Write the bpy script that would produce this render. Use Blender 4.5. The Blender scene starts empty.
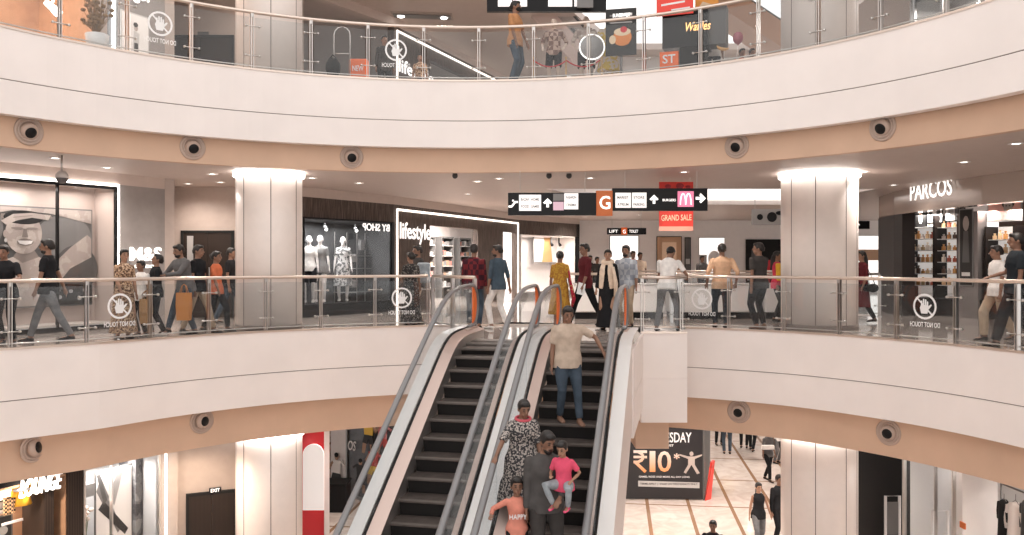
import bpy, bmesh, math, random
from mathutils import Vector, Matrix
from mathutils.geometry import tessellate_polygon
random.seed(7)
SC = bpy.context.scene
COL = SC.collection
PI = math.pi
# ---------------------------------------------------------------- camera, world, light, exposure
F = 850.0; HZ = 262.0; EYE = 1.38
cam_d = bpy.data.cameras.new('camera'); cam = bpy.data.objects.new('camera', cam_d); COL.objects.link(cam)
cam.location = (0, 0, EYE); cam.rotation_euler = (PI/2, 0, 0)
cam_d.sensor_width = 36; cam_d.lens = 36*F/1024; cam_d.shift_y = (HZ-267.5)/1024
cam_d.clip_start = .05; cam_d.clip_end = 300
SC.camera = cam
wd = bpy.data.worlds.new('world'); SC.world = wd; wd.use_nodes = True
bg = wd.node_tree.nodes['Background']; bg.inputs[0].default_value = (1.0, .95, .92, 1); bg.inputs[1].default_value = 1.25
SC.view_settings.view_transform = 'Standard'; SC.view_settings.look = 'None'
SC.view_settings.gamma = 1; SC.view_settings.use_curve_mapping = False
SC.view_settings.exposure = 0.36
Z0, Z1, ZG = 0.0, 5.04, -5.72          # middle, upper and ground floor levels
C0, C1 = 3.24, -2.10                   # ceilings of the middle and of the ground storey
CT = Z1+3.24

# ---------------------------------------------------------------- helpers
def P(x, y, D):
    return Vector(((x-512)/F*D, D, EYE+(HZ-y)/F*D))
def fx(x, D, z=0.0):
    return Vector(((x-512)/F*D, D, z))
_M = {}
def mat(name, c, r=.5, m=0.0, e=0.0, noise=0.0, scale=6.0, bump=0.0, ec=None, spec=.5, coat=0.0):
    if name in _M: return _M[name]
    a = bpy.data.materials.new(name); a.use_nodes = True; nt = a.node_tree; b = nt.nodes['Principled BSDF']
    b.inputs['Base Color'].default_value = (*c, 1); b.inputs['Roughness'].default_value = r
    b.inputs['Metallic'].default_value = m; b.inputs['Specular IOR Level'].default_value = spec
    b.inputs['Coat Weight'].default_value = coat
    if e:
        b.inputs['Emission Color'].default_value = (*(ec or c), 1); b.inputs['Emission Strength'].default_value = e
    if noise or bump:
        tc = nt.nodes.new('ShaderNodeTexCoord'); n = nt.nodes.new('ShaderNodeTexNoise'); n.inputs['Scale'].default_value = scale
        n.inputs['Detail'].default_value = 5
        nt.links.new(tc.outputs['Object'], n.inputs['Vector'])
        if noise:
            rp = nt.nodes.new('ShaderNodeValToRGB')
            rp.color_ramp.elements[0].position = .3; rp.color_ramp.elements[1].position = .7
            rp.color_ramp.elements[0].color = (*[max(0, k*(1-noise)) for k in c], 1)
            rp.color_ramp.elements[1].color = (*[min(1, k*(1+noise)) for k in c], 1)
            nt.links.new(n.outputs['Fac'], rp.inputs['Fac']); nt.links.new(rp.outputs['Color'], b.inputs['Base Color'])
        if bump:
            bp = nt.nodes.new('ShaderNodeBump'); bp.inputs['Strength'].default_value = bump; bp.inputs['Distance'].default_value = .01
            nt.links.new(n.outputs['Fac'], bp.inputs['Height']); nt.links.new(bp.outputs['Normal'], b.inputs['Normal'])
    _M[name] = a; return a
def pattern(name, c1, c2, scale=30, kind='voronoi', th=.5, r=.8, c3=None, stretch=(1, 1, 1)):
    if name in _M: return _M[name]
    a = bpy.data.materials.new(name); a.use_nodes = True; nt = a.node_tree; b = nt.nodes['Principled BSDF']
    b.inputs['Specular IOR Level'].default_value = .25
    b.inputs['Roughness'].default_value = r
    tc = nt.nodes.new('ShaderNodeTexCoord'); mp = nt.nodes.new('ShaderNodeMapping'); mp.inputs['Scale'].default_value = stretch
    nt.links.new(tc.outputs['Object'], mp.inputs['Vector'])
    rp = nt.nodes.new('ShaderNodeValToRGB'); rp.color_ramp.interpolation = 'CONSTANT'
    rp.color_ramp.elements[0].color = (*c1, 1); rp.color_ramp.elements[1].color = (*c2, 1); rp.color_ramp.elements[1].position = th
    if c3:
        el = rp.color_ramp.elements.new(min(.98, th+.12)); el.color = (*c3, 1)
    if kind == 'voronoi':
        t = nt.nodes.new('ShaderNodeTexVoronoi'); o = 'Distance'
    elif kind == 'wave':
        t = nt.nodes.new('ShaderNodeTexWave'); o = 'Fac'; t.inputs['Distortion'].default_value = 1.5
    elif kind == 'check':
        t = nt.nodes.new('ShaderNodeTexChecker'); o = 'Fac'
    else:
        t = nt.nodes.new('ShaderNodeTexNoise'); o = 'Fac'; t.inputs['Detail'].default_value = 4
    t.inputs['Scale'].default_value = scale
    nt.links.new(mp.outputs['Vector'], t.inputs['Vector']); nt.links.new(t.outputs[o], rp.inputs['Fac'])
    nt.links.new(rp.outputs['Color'], b.inputs['Base Color'])
    _M[name] = a; return a
def glass_mat(name, tint, gloss=.08, rough=.03, haze=0.0, hz=(.9, .92, .93)):
    if name in _M: return _M[name]
    a = bpy.data.materials.new(name); a.use_nodes = True; nt = a.node_tree; nt.nodes.clear()
    out = nt.nodes.new('ShaderNodeOutputMaterial'); tr = nt.nodes.new('ShaderNodeBsdfTransparent'); gl = nt.nodes.new('ShaderNodeBsdfGlossy')
    tr.inputs[0].default_value = (*tint, 1); gl.inputs['Roughness'].default_value = rough
    mx = nt.nodes.new('ShaderNodeMixShader'); fr = nt.nodes.new('ShaderNodeLayerWeight'); fr.inputs[0].default_value = .25
    mr = nt.nodes.new('ShaderNodeMapRange'); mr.inputs['To Min'].default_value = gloss; mr.inputs['To Max'].default_value = min(.6, gloss*5)
    nt.links.new(fr.outputs['Facing'], mr.inputs['Value']); nt.links.new(mr.outputs[0], mx.inputs[0])
    nt.links.new(tr.outputs[0], mx.inputs[1]); nt.links.new(gl.outputs[0], mx.inputs[2])
    last = mx
    if haze:
        df = nt.nodes.new('ShaderNodeBsdfDiffuse'); df.inputs[0].default_value = (*hz, 1)
        m2 = nt.nodes.new('ShaderNodeMixShader'); m2.inputs[0].default_value = haze
        nt.links.new(mx.outputs[0], m2.inputs[1]); nt.links.new(df.outputs[0], m2.inputs[2]); last = m2
    nt.links.new(last.outputs[0], out.inputs[0])
    _M[name] = a; return a
def floor_mat(name, base, base2, line, sp, off, rot, r=.12, lw=.09, rough_noise=True, sp2=3.1):
    a = bpy.data.materials.new(name); a.use_nodes = True; nt = a.node_tree; b = nt.nodes['Principled BSDF']; N = nt.nodes.new; L = nt.links.new
    tc = N('ShaderNodeTexCoord'); n = N('ShaderNodeTexNoise'); n.inputs['Scale'].default_value = 1.7; n.inputs['Detail'].default_value = 9
    n.inputs['Distortion'].default_value = 1.6
    L(tc.outputs['Object'], n.inputs['Vector'])
    rp = N('ShaderNodeValToRGB'); rp.color_ramp.elements[0].color = (*base, 1); rp.color_ramp.elements[1].color = (*base2, 1)
    rp.color_ramp.elements[0].position = .35; rp.color_ramp.elements[1].position = .65
    L(n.outputs['Fac'], rp.inputs['Fac'])
    mp = N('ShaderNodeMapping'); mp.inputs['Rotation'].default_value = (0, 0, rot); L(tc.outputs['Object'], mp.inputs['Vector'])
    sx = N('ShaderNodeSeparateXYZ'); L(mp.outputs[0], sx.inputs[0])
    def lines(sock, spc, o, w):
        ad = N('ShaderNodeMath'); ad.operation = 'SUBTRACT'; L(sock, ad.inputs[0]); ad.inputs[1].default_value = o
        ml = N('ShaderNodeMath'); ml.operation = 'PINGPONG'; L(ad.outputs[0], ml.inputs[0]); ml.inputs[1].default_value = spc/2
        lt = N('ShaderNodeMath'); lt.operation = 'LESS_THAN'; L(ml.outputs[0], lt.inputs[0]); lt.inputs[1].default_value = w/2
        return lt.outputs[0]
    a1 = lines(sx.outputs[0], sp, off, lw); a2 = lines(sx.outputs[1], sp2, .4, lw*.8)
    m1 = N('ShaderNodeMix'); m1.data_type = 'RGBA'; L(a1, m1.inputs[0]); L(rp.outputs[0], m1.inputs[6]); m1.inputs[7].default_value = (*line, 1)
    m2 = N('ShaderNodeMix'); m2.data_type = 'RGBA'; L(a2, m2.inputs[0]); L(m1.outputs[2], m2.inputs[6]); m2.inputs[7].default_value = (*[k*.9 for k in line], 1)
    L(m2.outputs[2], b.inputs['Base Color']); b.inputs['Roughness'].default_value = r; b.inputs['Coat Weight'].default_value = .3
    b.inputs['Coat Roughness'].default_value = .05
    return a

class MB:
    def __init__(s): s.v = []; s.f = []; s.m = []; s.sm = []; s.cur = 0; s.smooth = False
    def add(s, vs, fs, smooth=None):
        o = len(s.v); s.v += [tuple(v) for v in vs]
        for f in fs: s.f.append(tuple(i+o for i in f)); s.m.append(s.cur); s.sm.append(s.smooth if smooth is None else smooth)
        return s
    def box(s, x0, x1, y0, y1, z0, z1, M=None):
        vs = [Vector((x, y, z)) for z in (z0, z1) for y in (y0, y1) for x in (x0, x1)]
        if M: vs = [M @ v for v in vs]
        return s.add(vs, [(0, 2, 3, 1), (4, 5, 7, 6), (0, 1, 5, 4), (2, 6, 7, 3), (0, 4, 6, 2), (1, 3, 7, 5)], False)
    def rbox(s, x0, x1, y0, y1, z0, z1, r=.02, M=None):
        # box with rounded vertical edges, chamfered top and bottom
        def ring(ins, z):
            out = []
            for cx, cy, a0 in ((x1-r, y1-r, 0), (x0+r, y1-r, 90), (x0+r, y0+r, 180), (x1-r, y0+r, 270)):
                for k in range(4):
                    a = math.radians(a0+30*k); out.append(Vector((cx+math.cos(a)*(r-ins), cy+math.sin(a)*(r-ins), z)))
            return out
        rr = [ring(r*.6, z0), ring(0, z0+r*.6), ring(0, z1-r*.6), ring(r*.6, z1)]
        vs = [v for q in rr for v in q]
        if M: vs = [M @ v for v in vs]
        n = 16; fs = []
        for k in range(3):
            for i in range(n): j = (i+1) % n; fs.append((k*n+i, k*n+j, (k+1)*n+j, (k+1)*n+i))
        fs.append(tuple(reversed(range(n)))); fs.append(tuple(range(3*n, 4*n)))
        return s.add(vs, fs, False)
    def tube(s, pts, rad, n=8, caps=True, flat=None):
        # rad: number or list; flat=(a,b) elliptical ratios
        pts = [Vector(p) for p in pts]; N = len(pts)
        if not isinstance(rad, (list, tuple)): rad = [rad]*N
        vs = []; up = None
        for i, p in enumerate(pts):
            d = (pts[min(i+1, N-1)]-pts[max(i-1, 0)])
            if d.length < 1e-6: d = Vector((0, 0, 1))
            d.normalize()
            if up is None:
                up = Vector((0, 0, 1)) if abs(d.z) < .9 else Vector((1, 0, 0))
            a = d.cross(up)
            if a.length < 1e-4: a = d.orthogonal()
            a.normalize(); b = a.cross(d).normalized(); up = b
            fa, fb = flat if flat else (1, 1)
            for k in range(n):
                t = 2*PI*k/n; vs.append(p+a*math.cos(t)*rad[i]*fa+b*math.sin(t)*rad[i]*fb)
        fs = []
        for i in range(N-1):
            for k in range(n): j = (k+1) % n; fs.append((i*n+k, i*n+j, (i+1)*n+j, (i+1)*n+k))
        if caps: fs.append(tuple(reversed(range(n)))); fs.append(tuple(range((N-1)*n, N*n)))
        return s.add(vs, fs, True)
    def ell(s, c, rx, ry, rz, n=14, m=9, M=None):
        c = Vector(c); vs = []
        for i in range(1, m):
            t = PI*i/m
            for k in range(n):
                q = 2*PI*k/n; vs.append(Vector((rx*math.sin(t)*math.cos(q), ry*math.sin(t)*math.sin(q), rz*math.cos(t))))
        vs += [Vector((0, 0, rz)), Vector((0, 0, -rz))]
        if M: vs = [M @ v for v in vs]
        vs = [v+c for v in vs]; fs = []
        for i in range(m-2):
            for k in range(n): j = (k+1) % n; fs.append((i*n+k, (i+1)*n+k, (i+1)*n+j, i*n+j))
        T = (m-1)*n
        for k in range(n): j = (k+1) % n; fs.append((T, k, j)); fs.append((T+1, (m-2)*n+j, (m-2)*n+k))
        return s.add(vs, fs, True)
    def lathe(s, prof, c=(0, 0, 0), n=24, M=None, smooth=True):
        vs = [Vector((r*math.cos(2*PI*k/n), r*math.sin(2*PI*k/n), z)) for r, z in prof for k in range(n)]
        if M: vs = [M @ v for v in vs]
        vs = [v+Vector(c) for v in vs]; fs = []
        for i in range(len(prof)-1):
            for k in range(n): j = (k+1) % n; fs.append((i*n+k, i*n+j, (i+1)*n+j, (i+1)*n+k))
        if prof[0][0] > 1e-5: fs.append(tuple(reversed(range(n))))
        if prof[-1][0] > 1e-5: fs.append(tuple(range((len(prof)-1)*n, len(prof)*n)))
        return s.add(vs, fs, smooth)
    def loft(s, rings, smooth=True, caps=True):
        n = len(rings[0]); vs = [v for r in rings for v in r]; fs = []
        for i in range(len(rings)-1):
            for k in range(n): j = (k+1) % n; fs.append((i*n+k, i*n+j, (i+1)*n+j, (i+1)*n+k))
        if caps: fs.append(tuple(reversed(range(n)))); fs.append(tuple(range((len(rings)-1)*n, len(rings)*n)))
        return s.add(vs, fs, smooth)
    def prism(s, poly, M, d):
        # poly: 2-D outline, extruded by d along local z of M
        n = len(poly); tri = tessellate_polygon([[Vector((x, y, 0)) for x, y in poly]])
        vs = [M @ Vector((x, y, 0)) for x, y in poly]+[M @ Vector((x, y, d)) for x, y in poly]
        fs = [tuple(t) for t in tri]+[tuple(i+n for i in reversed(t)) for t in tri]
        for i in range(n): j = (i+1) % n; fs.append((i, j, j+n, i+n))
        return s.add(vs, fs, False)
    def plate(s, outer, holes, z0, z1):
        loops = [outer]+holes; flat = [p for l in loops for p in l]; n = len(flat)
        tri = tessellate_polygon([[Vector((p[0], p[1], 0)) for p in l] for l in loops])
        vs = [(p[0], p[1], z0) for p in flat]+[(p[0], p[1], z1) for p in flat]
        fs = [tuple(t) for t in tri]+[tuple(i+n for i in reversed(t)) for t in tri]
        o = 0
        for l in loops:
            for i in range(len(l)): j = (i+1) % len(l); fs.append((o+i, o+j, o+j+n, o+i+n))
            o += len(l)
        return s.add(vs, fs, False)
    def text(s, string, M, w=None, h=None, d=.01, mirror=False, italic=0, align='L'):
        vs, fs = _text(string, d, italic)
        x0 = min(v[0] for v in vs); x1 = max(v[0] for v in vs); y0 = min(v[1] for v in vs); y1 = max(v[1] for v in vs)
        sx = w/(x1-x0) if w else None; sy = h/(y1-y0) if h else None
        sx = sx or sy; sy = sy or sx
        out = []
        for v in vs:
            x = (v[0]-x0)*sx; y = (v[1]-y0)*sy
            if mirror: x = (x1-x0)*sx-x
            if align == 'C': x -= (x1-x0)*sx/2
            out.append(M @ Vector((x, y, v[2])))
        return s.add(out, fs, False)
    def build(s, name, mats, parent=None):
        me = bpy.data.meshes.new(name); me.from_pydata(s.v, [], s.f)
        if not isinstance(mats, (list, tuple)): mats = [mats]
        for a in mats: me.materials.append(a)
        me.polygons.foreach_set('material_index', s.m); me.polygons.foreach_set('use_smooth', s.sm)
        bm = bmesh.new(); bm.from_mesh(me); bmesh.ops.recalc_face_normals(bm, faces=bm.faces); bm.to_mesh(me); bm.free()
        me.update()
        o = bpy.data.objects.new(name, me); COL.objects.link(o)
        if parent is not None:
            o.parent = parent
            if parent.get('_w'): o.matrix_parent_inverse = WM(parent).inverted()
        return o
_T = {}
def _text(string, d, italic):
    k = (string, d, italic)
    if k not in _T:
        c = bpy.data.curves.new('t', 'FONT'); c.body = string; c.extrude = d/2; c.shear = italic; c.resolution_u = 3; c.offset = .012
        o = bpy.data.objects.new('t', c); me = bpy.data.meshes.new_from_object(o)
        _T[k] = ([tuple(v.co) for v in me.vertices], [tuple(p.vertices) for p in me.polygons])
        bpy.data.objects.remove(o); bpy.data.meshes.remove(me); bpy.data.curves.remove(c)
    return _T[k]
def WM(o):
    m = Matrix.Translation(o.location) @ o.rotation_euler.to_matrix().to_4x4()
    if o.parent: m = WM(o.parent) @ m if not o.parent.get('_w') else m
    return m
def thing(name, label, cat, loc=(0, 0, 0), rz=0.0, group=None, world=True):
    o = bpy.data.objects.new(name, None); COL.objects.link(o); o.location = loc; o.rotation_euler = (0, 0, rz); o.empty_display_size = .1
    tag(o, label, cat, group)
    if world: o['_w'] = 1
    return o
def tag(o, label, cat, group=None):
    o['label'] = label; o['category'] = cat
    if group: o['group'] = group
    return o
def struct(o, label=None):
    o['kind'] = 'structure'
    if label: o['label'] = label
    return o
def sub(o, parent):
    # make an object built in world coordinates a child of a part
    o.parent = parent; o.matrix_parent_inverse = Matrix.Identity(4); return o
def MPL(o3, right, up):
    # matrix: local x = right, y = up, z = towards viewer
    r = Vector(right).normalized(); u = Vector(up).normalized(); n = r.cross(u)
    M = Matrix((r, u, n)).transposed().to_4x4(); M.translation = Vector(o3); return M
# ---------------------------------------------------------------- materials
WHITE = mat('plaster_white', (.86, .80, .77), .55, noise=.03, scale=1.2, bump=.05)
TAN = mat('tan_paint', (.62, .425, .305), .6, noise=.05, scale=1.5)
CEIL = mat('ceiling_paint', (.52, .43, .385), .5, noise=.03)
SEAM = mat('seam_dark', (.22, .18, .16), .7)
COLM = mat('column_panel', (.82, .74, .69), .4, noise=.02)
STEEL = mat('brushed_steel', (.62, .60, .58), .28, 1.0)
STEELD = mat('dark_steel', (.25, .24, .235), .35, .9)
RAIL = mat('handrail_steel', (.72, .62, .55), .3, .9)
BLACK = mat('black_gloss', (.010, .010, .011), .3, spec=.2)
BLACKM = mat('black_matt', (.014, .014, .014), .7, spec=.2)
RUB = mat('black_rubber', (.035, .035, .038), .4)
GLASS = glass_mat('balustrade_glass', (.93, .945, .95), .022, haze=.012)
GLASS2 = glass_mat('shop_glass', (.94, .945, .95), .015)
WALLP = mat('beige_wall', (.40, .33, .29), .5, noise=.04)
WALLW = mat('white_wall', (.80, .76, .74), .5, noise=.02)
GREYW = mat('grey_wall', (.27, .245, .235), .45, noise=.05)
LED = mat('led_white', (1, .95, .9), .4, e=6)
LEDS = mat('led_soft', (1, .90, .80), .4, e=1.5)
SIGNW = mat('sign_lit_white', (1, .97, .94), .4, e=.8)
STICK = mat('white_vinyl', (.85, .85, .85), .6)
DARKWOOD = pattern('dark_wood', (.018, .012, .010), (.035, .024, .019), 14, 'wave', .5, .5, stretch=(1, 1, .05))
WOODG = pattern('grey_wood_cladding', (.065, .048, .040), (.11, .082, .07), 9, 'noise', .5, .5, c3=(.15, .115, .10), stretch=(6, 6, .25))
ORANGE = mat('orange_vinyl', (.9, .17, .02), .5)
RED = mat('red_panel', (.62, .02, .03), .4)
# ---------------------------------------------------------------- floors, fascias, ceilings
def bulge(cx, a):
    # the middle storey ring is not quite round: wider at the left end, tighter at the right end
    if cx < 0: return 0.0
    t = math.degrees(a)
    if t > 149: return min(.9, .6*((t-149)/11.5)**1.3)
    if t < 50: return -.25*min(1, (50-t)/30)
    return 0.0
def arc_loop(cx, cy, R, n=96, back=-5.0):
    p = [(cx+R-(.25 if cx > 0 else 0), back)]
    for k in range(n+1):
        a = PI*k/n; r = R+bulge(cx, a); p.append((cx+r*math.cos(a), cy+r*math.sin(a)))
    p.append((cx-R-(.9 if cx > 0 else 0), back)); return p
def ring_hit(C, off, x):
    k = (x-512)/F; cx, cy = C[0], C[1]; R = C[2]+off; a0 = 0
    for _ in range(6):
        r = R+(bulge(cx, a0) if _ else 0)
        a = k*k+1; bq = -2*(k*cx+cy); c = cx*cx+cy*cy-r*r
        D = (-bq+math.sqrt(bq*bq-4*a*c))/(2*a); a0 = math.atan2(D-cy, k*D-cx)
    return k*D, D, a0
MC = (.20, 10.16, 8.22); TC = (-.92, 9.06, 8.20)
OUT = [(-22, -6), (22, -6), (22, 46), (-22, 46)]
VOID2 = [(.9, 21.6), (9.3, 21.6), (9.3, 27.6), (3.4, 27.6)]
def dist_ring(C, off): return arc_loop(C[0], C[1], C[2]+off)
FLM = floor_mat('mid_floor_marble', (.42, .36, .32), (.56, .50, .46), (.22, .15, .12), 1.6, .3, .5, .10, .05)
FLG = floor_mat('ground_floor_marble', (.66, .56, .50), (.80, .72, .66), (.34, .20, .12), 1.2, .97, -math.atan(.12)*-1, .12, .10)
def skirt_band(C, off, z0, z1, th, name, m, label):
    mb = MB(); a = arc_loop(C[0], C[1], C[2]+off); b = arc_loop(C[0], C[1], C[2]+off+th)
    n = len(a); vs = []
    for p, q in zip(a, b): vs += [(p[0], p[1], z0), (p[0], p[1], z1), (q[0], q[1], z0), (q[0], q[1], z1)]
    fs = []
    for i in range(n-1):
        o = i*4; fs += [(o, o+4, o+5, o+1), (o+2, o+3, o+7, o+6), (o+1, o+5, o+7, o+3), (o, o+2, o+6, o+4)]
    mb.add(vs, fs, False); return struct(mb.build(name, m), label)
def cutfloor(z, C, name, m, th=.25, label=None, v2=True):
    mb = MB(); mb.plate(OUT, [arc_loop(*C[:3])]+([VOID2] if v2 else []), z-th, z)
    return struct(mb.build(name, m), label)
cutfloor(Z0, MC, 'floor', FLM, label='polished marble floor of the middle storey')
cutfloor(Z1, TC, 'floor', FLM, label='floor of the upper storey')
mb = MB(); mb.box(-24, 24, -8, 48, ZG-.2, ZG); struct(mb.build('floor', FLG), 'marble ground floor with brown inlay strips')
for C, zt, dz, zc in ((MC, Z0, 1.42, C1), (TC, Z1, 1.34, C0)):
    sm = zt-.80
    skirt_band(C, -.02, sm+.008, zt+.0, .2, 'trim_1', WHITE, 'white curved balcony fascia, upper panel')
    skirt_band(C, 0.0, sm-.008, sm+.008, .2, 'trim_2', SEAM, 'dark seam line in curved fascia')
    skirt_band(C, -.02, zt-dz, sm-.008, .2, 'trim_3', WHITE, 'white curved balcony fascia, lower panel')
    skirt_band(C, .22, zc-.02, zt-dz+.3, .15, 'trim_4', TAN, 'tan recessed band under the curved fascia')
    skirt_band(C, -.035, zt-.0, zt+.035, .12, 'trim_5', RAIL, 'steel edge strip at the foot of the glass')
    mb = MB(); mb.plate(OUT, [arc_loop(C[0], C[1], C[2]+.24)]+([VOID2] if zt > 1 else []), zc, zc+.12)
    struct(mb.build('ceiling', CEIL), 'storey ceiling')
mb = MB(); mb.plate(OUT, [arc_loop(TC[0], TC[1], TC[2]+.24), VOID2], CT, CT+.2)
struct(mb.build('ceiling', CEIL), 'upper storey ceiling')
# second atrium: fascias round the rear void
mb = MB()
for zt, zb in ((Z0, C1), (Z1, C0)):
    for a, b in zip(VOID2, VOID2[1:]+VOID2[:1]):
        a = Vector((*a, 0)); b = Vector((*b, 0)); d = (b-a).normalized(); nrm = Vector((d.y, -d.x, 0))
        q = [a, b, b-nrm*.12, a-nrm*.12]
        q = [a+nrm*.06, b+nrm*.06, b-nrm*.06, a-nrm*.06]
        mb.add([(p.x, p.y, zb) for p in q]+[(p.x, p.y, zt) for p in q], [(0, 1, 5, 4), (1, 2, 6, 5), (2, 3, 7, 6), (3, 0, 4, 7), (0, 3, 2, 1), (4, 5, 6, 7)], False)
struct(mb.build('trim_6', WHITE), 'white fascia around the rear atrium opening')
# landing platform that carries the top of the escalators
v = Vector((.98, -.201, 0)); u = Vector((.201, .98, 0))
def E(w, s, z): q = v*w+u*s; return Vector((q.x, q.y, z))
mb = MB()
pl = [E(-4.12, 14.5, 0), E(-.86, 14.5, 0), E(-.86, 18.7, 0), E(-4.12, 19.2, 0)]
mb.plate([(p.x, p.y) for p in pl], [], -.25, .0)
struct(mb.build('floor', FLM), 'landing floor at the head of the escalators')
mb = MB()
for w0, w1 in ((-4.16, -4.10), (-.88, -.82)):
    for z0, z1, o in ((-.79, -.005, 0), (-1.42, -.81, 0), (-.81, -.79, .012)):
        q = [E(w0+o, 13.6, 0), E(w1-o, 13.6, 0), E(w1-o, 18.6, 0), E(w0+o, 18.6, 0)]
        mb.plate([(p.x, p.y) for p in q], [], z0, z1)
q = [E(-4.1, 13.6, 0), E(-.86, 13.6, 0), E(-.86, 18.4, 0), E(-4.1, 18.4, 0)]
struct(mb.build('trim_7', WHITE), 'white side cladding of the escalator landing')
mb = MB()
X0, X1, Y0, Y1 = 2.49, 3.38, 16.4, 18.1
mb.box(X0, X1, Y0, Y1, -.86, 0); mb.box(X0, X1, Y0, Y1, -1.72, -.875); mb.box(X0+.012, X1-.012, Y0+.012, Y1, -.875, -.86)
struct(mb.build('trim_8', WHITE), 'white box casing right of the escalator landing')
mb = MB(); mb.box(X0-.05, X0+.6, 16.75, 18.0, -2.3, -1.7); struct(mb.build('trim_9', TAN), 'tan box under the white casing')
mb = MB(); mb.box(X0, X1, Y0-.02, Y0+.1, 0, .04); struct(mb.build('trim_10', RAIL), 'steel edge strip on the box casing')

# ---------------------------------------------------------------- columns
def column(X, Y, r, z0, z1, nm, label, group, seams, light=True):
    t = thing('column', label, 'column', (X, Y, z0), 0, group)
    m = MB(); m.lathe([(r, z0), (r, z1)], (X, Y, 0), 64); m.build('shaft', COLM, t)
    m = MB(); 
    for k in seams:
        a = -PI/2+math.asin(max(-1, min(1, k))); c, s_ = math.cos(a), math.sin(a)
        M = Matrix.Translation((X+c*r, Y+s_*r, 0)) @ Matrix.Rotation(a+PI/2, 4, 'Z')
        m.box(-.008, .008, -.003, .01, z0, z1, M)
    for z in (z0+.0,): m.lathe([(r+.012, z), (r+.012, z+.09), (r, z+.10)], (X, Y, 0), 64)
    m.build('joint', SEAM, t)
    if light:
        m = MB(); m.lathe([(r+.0, z1-.10), (r+.05, z1-.10), (r+.05, z1-.02), (r, z1-.02)], (X, Y, 0), 64); o = m.build('cove_light', LED, t)
    return t
LS = [-.87, -.52, .32, .93]; RS = [-.9, -.42, .38, .78]
cl = (-5.05, 17.68, .67); cr = (6.43, 17.80, .765)
column(*cl, ZG, C1, '', 'round beige panelled column on the ground floor left of the red shop', None, LS)
column(*cl, Z0, C0, '', 'round beige column on the middle floor beside the black fashion window', None, LS)
column(*cl, Z1, CT, '', 'round beige column on the upper floor left of centre', None, LS)
column(*cr, ZG, C1, '', 'round beige panelled column on the ground floor beside the black panel wall', None, RS)
column(*cr, Z0, C0, '', 'round beige column on the middle floor near the perfume shop', None, RS)
column(*cr, Z1, CT, '', 'round beige column on the upper floor right of centre', None, RS)

# ---------------------------------------------------------------- air nozzles on the tan bands
def nozzle(C, x, y, label, tilt):
    # intersection of the pixel column with the band circle
    cx, cy = C[0], C[1]; X, D, _a = ring_hit(C, .22, x); z = EYE+(HZ-y)/F*D
    n = Vector((cx-X, cy-D, 0)).normalized()
    t = thing('air_nozzle', label, 'air nozzle', (X, D, z), 0, 'round air nozzles on the tan bands')
    M = MPL((X, D, z), n.cross(Vector((0, 0, 1)))*-1, (0, 0, 1))
    if (M @ Vector((0, 0, 1))-Vector((X, D, z))).dot(n) < 0: M = MPL((X, D, z), n.cross(Vector((0, 0, 1))), (0, 0, 1))
    M = Matrix.Identity(4); zz = n; xx = Vector((0, 0, 1)).cross(zz).normalized(); yy = zz.cross(xx)
    M = Matrix((xx, yy, zz)).transposed().to_4x4(); M.translation = (X, D, z)
    m = MB(); m.lathe([(.235, 0), (.235, .02), (.21, .035), (.19, .02)], (0, 0, 0), 32, M); m.build('flange', TANN, t)
    m = MB(); m.lathe([(.19, .0), (.175, .05), (.15, .03), (.12, .01)], (0, 0, 0), 32, M); m.build('ring', TANN, t)
    T = M @ Matrix.Rotation(math.radians(tilt[0]), 4, 'Y') @ Matrix.Rotation(math.radians(tilt[1]), 4, 'X')
    m = MB(); m.lathe([(.15, 0), (.14, .05), (.115, .09), (.10, .09)], (0, 0, 0), 32, T); o = m.build('nozzle_cup', TANN, t)
    m = MB(); m.lathe([(.092, .088), (.088, .097), (.0, .092)], (0, 0, 0), 24, T); sub(m.build('opening', BLACK), o)
TANN = mat('nozzle_paint', (.47, .36, .30), .35)
for C, x, y, w, ti in ((TC, 28.5, 131, 'upper tan band above the poster window', (0, 25)), (TC, 192.5, 147.5, 'upper tan band left of the left column', (0, 22)),
                       (TC, 351.5, 157, 'upper tan band right of the left column', (0, 18)), (TC, 737, 146, 'upper tan band left of the right column', (0, 22)),
                       (TC, 883, 127, 'upper tan band above the perfume shop sign', (0, 25)), (MC, 33, 448, 'lower tan band above the lounge sign', (25, -8)),
                       (MC, 201.5, 421, 'lower tan band above the service door', (18, 0)), (MC, 739, 411.5, 'lower tan band right of the white box casing', (0, 10)),
                       (MC, 889, 432.5, 'lower tan band above the black panel wall', (5, 8))):
    nozzle(C, x, y, 'round tan air nozzle on the '+w, ti)

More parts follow.
